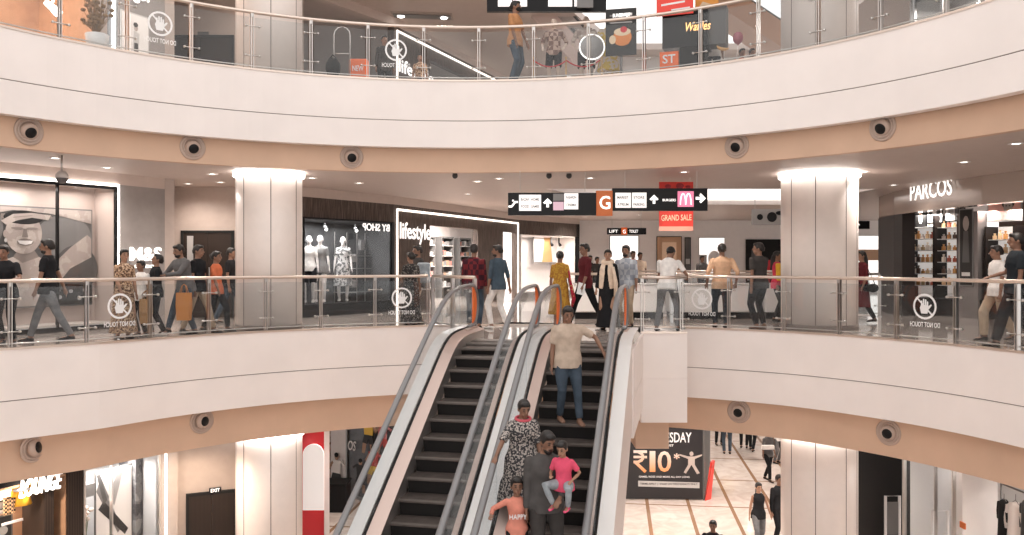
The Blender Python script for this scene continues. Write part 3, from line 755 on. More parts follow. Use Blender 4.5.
lit(WL, 1.5, 8.5, 3.0, -1.8, 900)
# dark rack in the doorway
t = thing('clothes_rack', 'dark clothes rack standing in the doorway of the wood clad shop', 'rack', WL.pt(3.6, 0, -1.6))
m = MB()
for a in (2.6, 5.0): m.tube([WL.pt(a, 0, -1.6), WL.pt(a, 1.45, -1.6)], .02, 6)
m.tube([WL.pt(2.6, 1.45, -1.6), WL.pt(5.0, 1.45, -1.6)], .02, 6); m.tube([WL.pt(2.6, .2, -1.6), WL.pt(5.0, .2, -1.6)], .02, 6); m.build('frame', BLACK, t)
for k in range(11):
    o = MB(); a = 2.7+k*.21; o.rbox(a, a+.12, 0, .5, 0, .95, .03, Matrix.Identity(4)); 
    c = MB(); p = WL.pt(a, .45, -1.85); M = Matrix.Translation(p) @ Matrix.Rotation(math.atan2(WL.d.y, WL.d.x), 4, 'Z'); c.rbox(0, .13, -.0, .5, 0, .92, .04, M)
    tag(c.build('hanging_garment', random.choice(GREYS[0:4])), 'dark garment hanging on the rack in the shop doorway', 'clothes', 'garments on the doorway rack')
# ---- next store (with gold mannequin picture)
wallmesh(WN, 2.45, 3.0, 'wall_left', WOODG, label='wood cladding over the far shop window')
t = window_box(WN, .1, WN.L-.4, .2, 2.42, 1.2, 'bright far shop window with a golden dress', WALLW, WALLW); lit(WN, .5, 3.5, 2.35, -.5, 60)
wallmesh(WN, 0, 3.0, 'wall_left', BLACKM, u0=WN.L-.25, u1=WN.L)
wallmesh(WN, 0, .2, 'wall_left', GREYW)
WNi = Wall(WN.pt(0, 0, -.9)[:2], WN.pt(WN.L, 0, -.9)[:2])
GOLD = mat('gold_print', (.62, .34, .14), .4)
picture(WNi, 534, 560, 226, 262, 0, [(5, [(.3, 0), (.7, 0), (.62, .6), (.7, .85), (.5, .98), (.32, .85), (.38, .6)]), (6, polyline_ell(.5, .9, .08, .07))], [GREYS[6], GREYS[2], GREYS[3], GREYS[4], GREYS[5], GOLD, FACE], GREYS[3], 'backlit picture with a golden dress in the far shop window', base=0)
for k in range(3):
    xx = 545+k*8
    m = MB(); p = WNi.pt(WNi.u(xx), 2.2, .3); m.tube([p+Vector((0, 0, .24)), p+Vector((0, 0, .15)), p, p+Vector((.05, -.1, -.12))], [.02, .03, .04, .07], 8); tag(m.build('spotlight', BLACK), 'black spotlight hanging in the far shop window', 'spotlight', 'spotlights in the far shop window')
# back wall fixtures (middle floor, across the rear void)
def bk(xl, xr, yt, yb, shapes, mats, fm, label, name='shop_window', cat='shop window', **k): return picture(WBK, xl, xr, yt, yb, .06, shapes, mats, fm, label, name, cat, **k)
BR = mat('lit_brown', (.50, .30, .18), .5); LW = mat('lit_window', (.9, .86, .82), .4, e=.9)
bk(610, 638, 236, 290, [(1, [(.1, .3), (.5, .3), (.5, .5), (.1, .5)]), (2, [(.6, .6), (.9, .6), (.9, .7), (.6, .7)])], [LW, BR, GREYS[4]], GREYS[2], 'bright white shop window on the back wall under the small hanging sign')
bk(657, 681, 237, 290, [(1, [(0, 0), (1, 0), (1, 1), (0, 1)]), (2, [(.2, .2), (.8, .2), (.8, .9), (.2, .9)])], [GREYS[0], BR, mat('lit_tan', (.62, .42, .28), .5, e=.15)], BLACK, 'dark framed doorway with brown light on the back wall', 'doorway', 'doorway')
bk(685, 690, 238, 290, [(1, [(.1, .5), (.9, .5), (.9, .6), (.1, .6)])], [GREYS[2], GREYS[5]], BLACK, 'narrow dark window right of the brown doorway')
bk(699, 724, 238, 280, [(1, [(.0, .3), (.3, .3), (.3, .6), (0, .6)]), (2, polyline_ell(.6, .5, .25, .2))], [LW, GREYS[4], WALLW], GREYS[5], 'bright poster window on the back wall behind the peach shirt', 'poster', 'poster')
bk(746, 780, 240, 290, [(1, [(.1, .1), (.45, .1), (.4, .8), (.15, .8)]), (3, [(.45, .1), (.7, .1), (.7, .6), (.5, .6)]), (4, [(.75, .1), (.95, .1), (.95, .7), (.75, .7)])], [BLACKM, GREYS[2], GREYS[4], RED, GOLD], BLACK, 'dark shop front with red and yellow goods on the back wall', cat='shop window')
bk(850, 884, 236, 290, [(1, [(0, .55), (1, .55), (1, .75), (0, .75)]), (2, [(.1, .1), (.5, .1), (.5, .5), (.1, .5)])], [LW, BR, GREYS[3]], GREYS[5], 'bright shop front with brown lit bands seen right of the column')
# white counters round the rear void
WC = Wall((1.6, 21.9), (13.2, 21.9))
for k in range(3):
    t = thing('display_counter', 'white display counter behind the railing, %s from the left' % ('first', 'second', 'third', 'fourth', 'fifth')[k], 'counter', (2.6+k*2.3, 21.25, 0))
    x0 = 1.5+k*2.32
    m = MB(); m.rbox(x0, x0+2.2, 20.6, 21.2, .16, .82, .04); m.build('body', mat('counter_white', (.86, .84, .82), .25), t)
    m = MB(); m.box(x0+.03, x0+2.17, 20.64, 21.17, 0, .16); m.build('plinth', BLACK, t)
    m = MB(); m.rbox(x0, x0+2.2, 20.58, 21.22, .82, .86, .03); m.build('top', mat('counter_top', (.75, .72, .7), .2), t)

# ---- perfume shop (right)
fp = [(10.45, 24.2), (10.08, 22.4), (9.98, 20.3), (10.12, 18.3), (10.5, 16.3), (11.3, 14.0)]
PW = [Wall(a, b) for a, b in zip(fp, fp[1:])]
Wp = Wall((10.4, 22.7), (12.3, 18.9))
FASC = mat('fascia_bronze_gloss', (.40, .33, .29), .12, .3); DARKP = mat('dark_shop_frame', (.018, .013, .012), .4, spec=.2)
mb = MB()
for w in PW: w.box(mb, -.02, w.L+.02, 2.62, 3.24, -.3, .0)
struct(mb.build('wall_right', FASC), 'curved glossy fascia of the perfume shop')
mb = MB(); PW[0].box(mb, 0, PW[0].L, 0, 2.62, -.3, .02)
PW[1].box(mb, 0, PW[1].u(903), 0, 2.62, -.3, .02)
struct(mb.build('wall_right', DARKP), 'dark corner pillar of the perfume shop')
PGOLD = [mat('perfume_%d' % i, c, .3) for i, c in enumerate(((.62, .30, .10), (.75, .52, .30), (.12, .07, .05), (.70, .62, .58), (.40, .10, .06), (.85, .75, .65), (.55, .38, .2)))]
LSH = mat('lit_shelf_back', (.85, .80, .76), .5, e=.35)
BX = None
def perfume_bay(xl, xr, ylo, yhi, w, label, rows, shop='perfume bottles on the lit shelves'):
    global BX
    u0, u1 = sorted((w.u(xl), w.u(xr))); xm = (xl+xr)/2; z0, z1 = w.z(xm, ylo), w.z(xm, yhi)
    t = thing('display_shelf', label, 'shelf', w.pt((u0+u1)/2, z0, -.4))
    m = MB(); w.box(m, u0, u1, z0, z1, -.62, -.58); m.build('lit_back', LSH, t)
    m = MB(); w.box(m, u0-.03, u0, z0-.3, z1, -.6, -.1); w.box(m, u1, u1+.03, z0-.3, z1, -.6, -.1); m.build('side_panel', DARKP, t)
    h = (z1-z0)/rows
    for r in range(rows):
        m = MB(); w.box(m, u0, u1, z0+r*h, z0+r*h+.02, -.58, -.2); m.build('shelf', GREYS[5], t)
        n = max(3, int((u1-u0)/.13)); s = (u1-u0)/n
        for k in range(n):
            a = u0+k*s+.02; hh = h*(.35+.35*random.random())
            c = w.pt(a+s/2-.02, z0+r*h+.02, -.35)
            if BX is None:
                m = MB(); m.rbox(-.045, .045, -.03, .03, 0, .1, .01); m.lathe([(.018, .1), (.018, .125), (.028, .125), (.028, .15), (0, .152)], n=10); BX = m.v[:], m.f[:]
            mm = MB(); mm.add([Vector((q[0], q[1], q[2]*hh/.15)) for q in BX[0]], BX[1], False); 
            o = mm.build('perfume_bottle', random.choice(PGOLD)); o.location = c; o.rotation_euler = (0, 0, math.atan2(w.d.y, w.d.x)+PI/2*0)
            tag(o, 'small perfume pack on the lit shelves of the perfume shop', 'perfume', shop)
Wp1 = Wp2 = Wp3 = Wp
SHP = Wall((10.45, 21.9), (10.62, 17.2))
perfume_bay(903, 930, 286, 216, Wp1, 'left lit shelf bay of perfumes with a poster above', 6)
perfume_bay(932, 954, 286, 216, Wp2, 'middle lit shelf bay of perfumes left of the narrow pillar', 6)
perfume_bay(983, 1010, 296, 226, Wp3, 'right lit shelf bay of perfumes under the face picture', 5)
PM = [GREYS[0], GREYS[2], GREYS[4], GREYS[6], FACE, BR, mat('pink_print', (.75, .42, .36), .4)]
picture(Wp1, 908, 918, 210, 226, -.3, [(3, polyline_ell(.5, .5, .2, .35)), (5, [(.4, .3), (.6, .3), (.6, .7), (.4, .7)])], PM, BLACK, 'small dark perfume picture at the left of the shelf tops', base=0)
picture(Wp1, 920, 934, 206, 222, -.3, [(1, [(.1, .1), (.9, .1), (.9, .9), (.1, .9)]), (3, [(.3, .2), (.7, .2), (.6, .8), (.4, .8)])], PM, BLACK, 'small bright perfume picture above the shelves', base=3)
picture(Wp2, 938, 956, 203, 220, -.3, [(1, [(.5, 0), (1, 0), (1, 1), (.5, 1)]), (2, polyline_ell(.3, .5, .15, .3)), (0, polyline_ell(.8, .5, .1, .3))], PM, BLACK, 'wide perfume picture above the middle shelves', base=3)
mb = MB(); Wp3.box(mb, Wp3.u(959), Wp3.u(979), 0, 2.62, -.3, .05); struct(mb.build('wall_right', mat('pillar_grey_metal', (.28, .25, .24), .25, .5)), 'grey metal pillar of the perfume shop')
picture(Wp3, 962, 974, 210, 285, .075, [(4, polyline_ell(.5, .82, .25, .1)), (1, [(.2, .3), (.8, .3), (.7, .72), (.3, .72)]), (3, [(.15, .12), (.85, .12), (.85, .17), (.15, .17)]), (3, [(.2, .04), (.8, .04), (.8, .08), (.2, .08)])], PM, GREYS[3], 'tall narrow black poster of a figure on the grey pillar', base=0)
picture(Wp3, 982, 1014, 196, 220, -.25, [(6, [(0, 0), (1, 0), (1, 1), (0, 1)]), (0, polyline_ell(.62, .72, .2, .26)), (4, polyline_ell(.62, .55, .14, .3)), (4, [(.4, 0), (.85, 0), (.75, .25), (.5, .25)]), (1, polyline_ell(.57, .6, .03, .03)), (1, polyline_ell(.67, .6, .03, .03)), (5, polyline_ell(.62, .42, .04, .03))], PM, GREYS[4], 'picture of a woman with dark hair above the right perfume shelves', base=6)
mb = MB()
PW[4].box(mb, PW[4].L*.25, PW[4].L, 0, 2.62, -.3, .03)
for w, a, b in ((Wp, -.1, Wp.L+.5), ):
    a, b = sorted((a, b)); w.box(mb, a, b, 0, .45, -.5, -.02)
struct(mb.build('wall_right', DARKP), 'dark base panels of the perfume shop')
WI = Wall((14.6, 25.5), (14.6, 12)); mb = MB(); WI.box(mb, 0, WI.L, 0, 3.2, -.1, 0); struct(mb.build('wall_right', mat('shop_inner_brown', (.16, .10, .08), .5)), 'brown rear wall inside the perfume shop')
for q_ in (.2, 1.5, 2.8): lit(Wp, q_, q_+1.0, 2.62, -.15, 26)
def text_on_poly(string, x0, x1, y0, y1, wl, m, name, label, cat, font_h):
    pass
WS = Wall(PW[1].pt(PW[1].u(915), 0, .12)[:2], PW[2].pt(PW[2].u(957), 0, .12)[:2])
m = MB(); zs = EYE+(HZ-197)/F*19.8; M = WS.M(0, zs-.0, .0); m.text('PARCOS', M, w=WS.L, h=.42, d=.008); tag(m.build('shop_sign', SIGNW), 'white lit capital letters of the perfume shop sign', 'sign')
# ---------------------------------------------------------------- ceiling fixtures
def downlight(x, y, zc, w, power=0, ang=150, grp=None, X=None, Y=None, col=(1, .90, .82)):
    if X is None:
        D = (zc-EYE)*F/(HZ-y); p = Vector(((x-512)/F*D, D, zc))
    else: p = Vector((X, Y, zc))
    t = thing('downlight', w, 'ceiling light', p, 0, grp)
    m = MB(); m.lathe([(.06, -.0), (.10, -.012), (.115, -.006), (.115, 0), (.06, 0)], p, 20); m.build('trim_ring', GREYS[6], t)
    m = MB(); m.lathe([(.0, -.004), (.06, -.004), (.06, -.0)], p, 16); m.build('lens', LED, t)
    if power:
        power *= .72
        l = bpy.data.lights.new('downlight_lamp', 'SPOT'); l.energy = power; l.spot_size = math.radians(ang); l.spot_blend = 1; l.shadow_soft_size = .05; l.color = col
        o = bpy.data.objects.new('downlight_lamp', l); COL.objects.link(o); o.location = p-Vector((0, 0, .05))
    return t
G1 = 'downlights in the middle floor ceiling'
for x, y in ((107, 167.5), (212, 174), (188, 183.6), (312, 178), (499, 178.5), (590, 178), (684, 172), (864, 171.5), (964, 162), (1016, 143.6), (55, 158)):
    downlight(x, y, C0, 'small round downlight in the middle floor ceiling', 170, grp=G1)
for X, Y in ((-1.2, 23.2), (.3, 27.5), (1.8, 31.5), (-9.0, 13.2), (-6.8, 19.8), (-3.6, 20.0), (-.8, 19.6), (3.6, 19.9), (9.2, 20.5), (6.5, 29.5), (10.5, 29.5), (5.0, 33.5), (9.5, 33.5), (14, 31), (3, 35)):
    downlight(0, 0, C0, 'small round downlight in the middle floor ceiling', 260 if Y > 26 else 170, grp=G1, X=X, Y=Y)
G2 = 'downlights in the upper floor ceiling'
for X, Y in ((-8.8, 14), (-7, 17.6), (-5.8, 20), (-3.6, 20.6), (-1.6, 20), (.2, 20.4), (-.6, 25), (1.5, 30), (7.8, 19), (9.2, 16), (8, 30), (12, 30), (5, 33), (10, 34)):
    downlight(0, 0, CT, 'small round downlight in the upper floor ceiling', 230, grp=G2, X=X, Y=Y)
G3 = 'downlights in the ground floor ceiling'
for X, Y in ((-9, 12.4), (-8, 14.2), (-6.2, 16.6), (-4.0, 20.5), (-2.2, 23.5), (-7.5, 13), (-.5, 20.5), (2.5, 20), (4.8, 20), (7.5, 20), (3, 24), (5.6, 24), (8.5, 24), (4.5, 28.5), (7.5, 28.5), (10.5, 29), (6, 33.5), (9.5, 34), (9.4, 14.2), (10.6, 16.5), (11, 12.5)):
    downlight(0, 0, C1, 'small round downlight in the ground floor ceiling', (230 if X < -5 else 400), grp=G3, X=X, Y=Y, col=(1, .80, .62) if X < -5 else (1, .9, .82))
# camera dome
t = thing('security_camera', 'round dome security camera hanging from the ceiling above the portrait poster', 'security camera', P(62, 165, 14.8))
p = P(62, 178, 14.8); m = MB(); m.tube([Vector((p.x, p.y, C0)), p+Vector((0, 0, .1))], .02, 8); m.build('stem', STEEL, t)
m = MB(); m.lathe([(.0, .13), (.06, .12), (.1, .06), (.11, .0)], p, 20); m.build('housing', mat('camera_body', (.5, .45, .42), .4), t)
m = MB(); m.ell(p, .1, .1, .1); m.build('dome', mat('camera_dome', (.10, .09, .09), .1), t)
for x, y in ((549, 185), (569, 177), (455, 180)):
    D = 17.9; p = Vector(((x-512)/F*D, D, C0)); m = MB(); m.lathe([(.05, 0), (.06, -.05), (.045, -.09), (0, -.11)], p, 14)
    tag(m.build('smoke_detector', GREYS[1]), 'small dark detector under the ceiling above the hanging direction sign', 'smoke detector', 'detectors under the middle floor ceiling')

# ---------------------------------------------------------------- hanging signs
def slab_part(x0, x1, y0, y1, D, off, th, name, m, parent):
    a = P(x0, y1, D); b = P(x1, y0, D); mb = MB(); mb.box(a.x, b.x, D-off-th, D-off, a.z, b.z); return mb.build(name, m, parent)
SD = 17.4
def icon(x, y, s, D, off, kind, mb):
    c = P(x, y, D); k = s/F*D; M = MPL((c.x, D-off, c.z), (1, 0, 0), (0, 0, 1))
    if kind in ('up', 'right'):
        if kind == 'right': M = M @ Matrix.Rotation(-PI/2, 4, 'Z')
        mb.prism([(-.14*k, -.5*k), (.14*k, -.5*k), (.14*k, .05*k), (-.14*k, .05*k)], M, .004)
        mb.prism([(-.5*k, .0), (-.3*k, -.14*k), (0, .16*k), (.3*k, -.14*k), (.5*k, 0), (0, .5*k)], M, .006)
    if kind == 'esc':
        mb.prism([(-.5*k, -.4*k), (-.1*k, -.4*k), (.3*k, .1*k), (.55*k, .1*k), (.55*k, .3*k), (.2*k, .3*k), (-.2*k, -.2*k), (-.5*k, -.2*k)], M, .004)
        mb.lathe([(0, 0), (.11*k, 0), (.11*k, .004), (0, .004)], (0, 0, 0), 12, M @ Matrix.Translation((0, .35*k, 0)))
t = thing('direction_sign', 'long black hanging direction sign with an orange G square and a pink logo panel', 'sign', P(607, 202, SD))
slab_part(508, 597, 193, 215.5, SD, -.06, .12, 'left_panel', BLACK, t)
slab_part(612, 707, 188.5, 211, SD, -.06, .12, 'right_panel', BLACK, t)
o = slab_part(596, 612, 191, 216, SD, -.07, .16, 'orange_square', mat('sign_brown_orange', (.42, .10, .02), .4, e=.25), t)
m = MB(); c = P(599, 209.5, SD); m.text('G', MPL((c.x, SD-.10, c.z), (1, 0, 0), (0, 0, 1)), h=.27, w=.22, d=.01); sub(m.build('lettering', SIGNW), o)
for x0, x1, y0, y1 in ((519, 541, 195, 211), (564, 578, 193.5, 209.5), (567, 578, 0, 0), (615, 630.5, 193, 208), (631.5, 646, 192.8, 208), (541.6, 0, 0, 0)):
    if y0 and x1: slab_part(x0, x1, y0, y1, SD, .062, .006, 'lit_panel', mat('sign_panel', (.85, .82, .80), .4, e=.5), t)
slab_part(553, 563.5, 194, 201, SD, .062, .006, 'lit_panel', GREYS[3], t); slab_part(553, 563.5, 202, 210.5, SD, .062, .006, 'lit_panel', mat('sign_lilac', (.62, .42, .50), .4, e=.3), t)
for (x, y, w_, s_) in ((521, 201, 8, 'BAZAR'), (531, 201, 8, 'HOME'), (521, 208, 8, 'FOOD'), (531, 208, 8, 'GAMES'), (566, 199, 10, 'FASHION'), (566, 206.5, 10, 'CINEMA'), (617, 199, 11, 'MARKET'), (633, 199, 11, 'STORE'), (617, 206, 11, 'ATRIUM'), (633, 206, 11, 'PARKING')):
    c = P(x, y, SD); m = MB(); m.text(s_, MPL((c.x, SD-.07, c.z), (1, 0, 0), (0, 0, 1)), w=w_/F*SD, h=.055, d=.004); m.build('panel_lettering', GREYS[2], t)
m = MB(); icon(513, 204, 9, SD, .064, 'esc', m); icon(547.5, 203, 9, SD, .064, 'up', m); icon(653.5, 199.5, 9, SD, .064, 'up', m); icon(700, 198.5, 10, SD, .064, 'right', m)
c = P(662, 201.5, SD); m.text('BURGERS', MPL((c.x, SD-.064, c.z), (1, 0, 0), (0, 0, 1)), w=.27, h=.05, d=.004)
m.build('arrow_marks', SIGNW, t)
o = slab_part(677, 693, 191.5, 207, SD, .062, .008, 'pink_logo_panel', mat('sign_pink', (.80, .22, .36), .4, e=.5), t)
m = MB()
for s_ in (-1, 1):
    pts = []; c = P(685+s_*2.7, 205, SD)
    for k in range(13):
        a = PI*k/12; pts.append(Vector((c.x-math.cos(a)*.055, SD-.078, c.z+math.sin(a)*.23)))
    m.tube(pts, .013, 6)
sub(m.build('arches', SIGNW), o)
m = MB()
for x in (520, 585, 625, 697): a = P(x, 192, SD); m.tube([a, Vector((a.x, a.y, C0))], .008, 6)
m.build('hanger', STEEL, t)
t = thing('direction_sign', 'small black hanging sign with an orange square further back', 'sign', P(626, 231, 29))
slab_part(607, 646, 228, 234.5, 29, -.05, .1, 'panel', BLACK, t); o = slab_part(621, 627, 227.5, 235, 29, -.06, .13, 'orange_square', ORANGE, t)
m = MB()
for x, s_ in ((609, 'LIFT'), (629, 'TOILET')): c = P(x, 232.8, 29); m.text(s_, MPL((c.x, 28.94, c.z), (1, 0, 0), (0, 0, 1)), h=.10, w=.3, d=.004)
c = P(622.5, 233.5, 29); m.text('G', MPL((c.x, 28.92, c.z), (1, 0, 0), (0, 0, 1)), h=.13, w=.1, d=.004); m.build('lettering', SIGNW, t)
m = MB()
for x in (612, 641): a = P(x, 228, 29); m.tube([a, Vector((a.x, a.y, C0))], .01, 6)
m.build('hanger', STEEL, t)
# red banner
RB = mat('banner_red', (.75, .05, .035), .5, noise=.15, scale=3)
t = thing('hanging_banner', 'red hanging banner with cream lettering behind the direction sign', 'banner', P(675, 205, 18.6))
slab_part(659, 693, 182, 231, 18.6, 0, .02, 'cloth', RB, t)
m = MB(); c = P(661, 221, 18.6); m.text('GRAND SALE', MPL((c.x, 18.57, c.z), (1, .0, .02), (0, 0, 1)), w=.66, h=.13, d=.004); m.build('lettering', mat('banner_cream', (.85, .72, .5), .5), t)
for x, y, r in ((668, 186.5, 3), (680, 186, 4), (688, 187, 2.5)): c = P(x, y, 18.56); m = MB(); m.ell(c, r/F*18.6, .01, r/F*14); m.build('printed_flower', mat('banner_dark_red', (.35, .02, .03), .5), t)
m = MB(); c = P(659, 226, 18.57); d = P(693, 231, 18.57); m.box(c.x, d.x, 18.56, 18.575, d.z, d.z+.1); m.build('lower_stripe', mat('banner_cream2', (.8, .4, .3), .5), t)
for x in (662, 690): a = P(x, 183, 18.61); m = MB(); m.tube([a, Vector((a.x, a.y, C0+.02))], .008, 6); m.build('cord', STEEL, t)
# small framed screen hanging near right column, and dark sign right of it
t = thing('hanging_screen', 'hanging grey picture screen with round shapes left of the right column', 'screen', P(768, 216, 24))
slab_part(752, 784, 209, 225, 24, -.05, .1, 'housing', GREYS[4], t)
m = MB()
for x, r in ((772, 5), (760, 3)): c = P(x, 217, 23.94); m.ell(c, r/F*24, .01, r/F*24)
c = P(780, 213, 23.94); m.ell(c, .12, .01, .06); m.build('picture_shapes', BLACK, t)
m = MB(); 
for x in (755, 781): a = P(x, 210, 24); m.tube([a, Vector((a.x, a.y, C0))], .01, 6)
m.build('hanger', STEEL, t)
t = thing('direction_sign', 'small black hanging sign right of the right column', 'sign', P(861, 225, 26))
slab_part(852, 869, 221, 229, 26, -.05, .1, 'panel', BLACK, t)
m = MB(); icon(857, 225, 4, 26, .07, 'up', m); m.build('arrow_marks', SIGNW, t)
m = MB(); a = P(860, 222, 26); m.tube([a, Vector((a.x, a.y, C0))], .01, 6); m.build('hanger', STEEL, t)
# big black sign of the upper floor
t = thing('direction_sign', 'black lit direction sign at the top edge of the view on the upper floor', 'sign', P(560, 0, 17.9))
slab_part(487, 606, -12, 12, 17.9, -.06, .12, 'panel', BLACK, t)
for x0, x1 in ((498, 512), (513, 527), (548, 572), (574, 588)): slab_part(x0, x1, -8, 7.5, 17.9, .062, .006, 'lit_panel', mat('sign_panel', (1, 1, 1)), t)
slab_part(577, 593, -6, 8, 17.7, 0, .04, 'grey_panel', GREYS[3], t)
m = MB()
for x in (500, 595): a = P(x, -10, 17.9); m.tube([a, Vector((a.x, a.y, CT))], .01, 6)
m.build('hanger', STEEL, t)

# ---------------------------------------------------------------- rear shops and things of the upper floor
ORW = mat('warm_shop_wall', (.60, .42, .31), .5, noise=.1); 
Uw = WA
# orange lit shop at far left: WAA region on the upper floor plus window strip
t = window_box(WA, -1.2, WA.u(100), Z1+.05, Z1+2.9, 2.2, 'warm lit orange shop on the upper floor far left', ORW, mat('warm_floor', (.5, .3, .2), .3)); 
lit(WA, -.9, .9, Z1+2.8, -1.0, 80, (1, .72, .50))
WO = Wall(WA.pt(-1.2, 0, -1.9)[:2], WA.pt(1.2, 0, -1.9)[:2])
m = MB(); WO.box(m, 0, WO.L, Z1+.80, Z1+.98, 0, .35); tag(m.build('lit_shelf', mat('amber_lit', (1, .5, .08), .5, e=.9)), 'glowing amber shelf strip in the warm upper floor shop', 'shelf')
for k in range(14):
    m = MB(); p = WO.pt(.15+k*.16, Z1+.0, .5); m.tube([p, p+Vector((0, 0, .55)), p+Vector((0, 0, .62))], [.06, .06, .02], 8)
    tag(m.build('rolled_fabric', mat('fabric_roll_%d' % (k % 3), ((.7, .35, .15), (.6, .42, .3), (.75, .5, .3))[k % 3], .8)), 'standing roll in the warm lit upper floor shop', 'roll', 'rolls in the warm upper floor shop')
m = MB(); p = P(53, 8, 14.9); m.tube([p+Vector((0, 0, .5)), p+Vector((0, 0, .1))], .015, 6); m.tube([p+Vector((-.12, 0, .1)), p, p+Vector((.12, -.05, -.1))], [.05, .06, .08], 10); tag(m.build('pendant_lamp', LED), 'white shop spotlight glowing in the warm upper floor shop', 'lamp')
strip_light(WA, [(WA.u(113), Z1), (WA.u(113), Z1+3)], 'vertical white light strip on the upper floor left')
mb = MB(); WA.box(mb, WA.u(104), WA.L, Z1, Z1+3, -.2, -.02); struct(mb.build('wall_left', mat('slate_wall', (.10, .10, .105), .5)), 'dark grey wall panel on the upper floor')
mb = MB(); WA.box(mb, WA.u(98), WA.u(106), Z1, Z1+3, -.2, .04); struct(mb.build('wall_left', WALLP))
W2 = Wall(WA.pt(WA.u(108), 0, 0)[:2], WP.pt(.02, 0, .02)[:2])
picture(WP, 121, 147, 15, 55, .03, [(5, [(.4, .1), (.62, .1), (.66, .55), (.45, .6)]), (0, [(.45, 0), (.62, 0), (.6, .3), (.46, .3)]), (7, polyline_ell(.52, .68, .08, .09)), (0, polyline_ell(.51, .75, .09, .06))], BW+[FACE, FACE2], GREYS[5], 'pale poster of a person in white on the upper floor dark wall', base=6)
m = MB(); c = WP.M(WP.u(132), WP.z(139, 4.5), .05); m.text('go.', c, h=.28, w=.4, d=.03); tag(m.build('shop_sign', SIGNW), 'white letters cut by the top edge of the view on the upper floor', 'sign')
# planter bouquet at the orange shop
t = thing('dried_plant', 'dried bushy plant in a pale pot beside the vertical light strip', 'plant', P(98, 50, 15.2))
p = fx(97, 15.0, Z1); m = MB(); m.lathe([(.14, 0), (.2, .35), (.18, .36), (0, .34)], p, 14); m.build('pot', GREYS[6], t)
m = MB()
for k in range(70):
    a = random.random()*2*PI; r = random.random()*.3; h = .5+random.random()*.75
    q = p+Vector((math.cos(a)*r, math.sin(a)*r, h)); m.tube([p+Vector((0, 0, .34)), q], .006, 4); m.ell(q, .05, .05, .035, 6, 4)
m.build('foliage', mat('dry_leaves', (.30, .18, .09), .8, noise=.3), t)
# upper floor wooden front gets dark top window, grey wall inside
t = thing('luggage_cart', 'steel luggage trolley with a black bag by the upper floor glass', 'trolley', fx(342, 17.6, Z1))
q = fx(342, 18.0, Z1)
m = MB()
for dx in (-.17, .17): m.tube([q+Vector((dx, 0, .12)), q+Vector((dx, 0, 1.15))]+[q+Vector((dx*math.cos(a), 0, 1.15+.17*math.sin(a))) for a in (PI/6, PI/3, PI/2)], .014, 6)
m.tube([q+Vector((-.17, 0, .75)), q+Vector((.17, 0, .75))], .01, 6); m.build('frame', STEEL, t)
m = MB(); m.rbox(q.x-.25, q.x+.25, q.y-.3, q.y+.3, Z1+.10, Z1+.14, .04); m.build('platform', STEELD, t)
for dx in (-.2, .2): m = MB(); m.tube([q+Vector((dx-.02, -.2, .05)), q+Vector((dx+.02, -.2, .05))], .05, 12); m.build('wheel', RUB, t)
m = MB(); p = fx(333, 17.7, Z1+.16+.0); m.ell(p+Vector((0, 0, .22)), .16, .14, .22); m.tube([p+Vector((-.08, 0, .4)), p+Vector((0, 0, .5)), p+Vector((.08, 0, .4))], .015, 6); tag(m.build('handbag', BLACKM), 'round black bag beside the steel trolley', 'bag')
t = thing('display_stand', 'orange display box standing behind the upper floor glass', 'display', fx(358, 18.3, Z1))
q = fx(358, 18.3, Z1); m = MB(); m.rbox(q.x-.2, q.x+.2, q.y, q.y+.3, Z1+.02, Z1+.72, .03); m.build('box', mat('orange_card', (.85, .18, .06), .5), t)
m = MB(); m.text('NEW', MPL((q.x-.12, q.y-.01, Z1+.45), (1, 0, 0), (0, 0, 1)), w=.24, h=.12, d=.005); m.build('lettering', STICK, t)
# linear ceiling luminaire
t = thing('ceiling_panel_light', 'long recessed ceiling light panel with two lamps above the upper floor', 'ceiling light', P(422, 15, 23.5))
D = 23.7; a = P(392, 21, 23.2); b = P(452, 12, 24.6)
m = MB(); M = MPL(((a.x+b.x)/2, 23.8, CT-.012), (1, .12, 0), (0, 1, 0)); m.prism([(-.85, -.35), (.85, -.35), (.85, .35), (-.85, .35)], M, .01); m.build('panel', WALLP, t)
m = MB(); m.prism([(-.8, -.16), (.8, -.16), (.8, .16), (-.8, .16)], M @ Matrix.Translation((0, 0, -.03)), .02); m.build('slot', GREYS[3], t)
for s_ in (-.6, .6): m = MB(); m.ell(M @ Vector((s_, 0, -.035)), .1, .1, .03); m.build('lamp', LED, t)
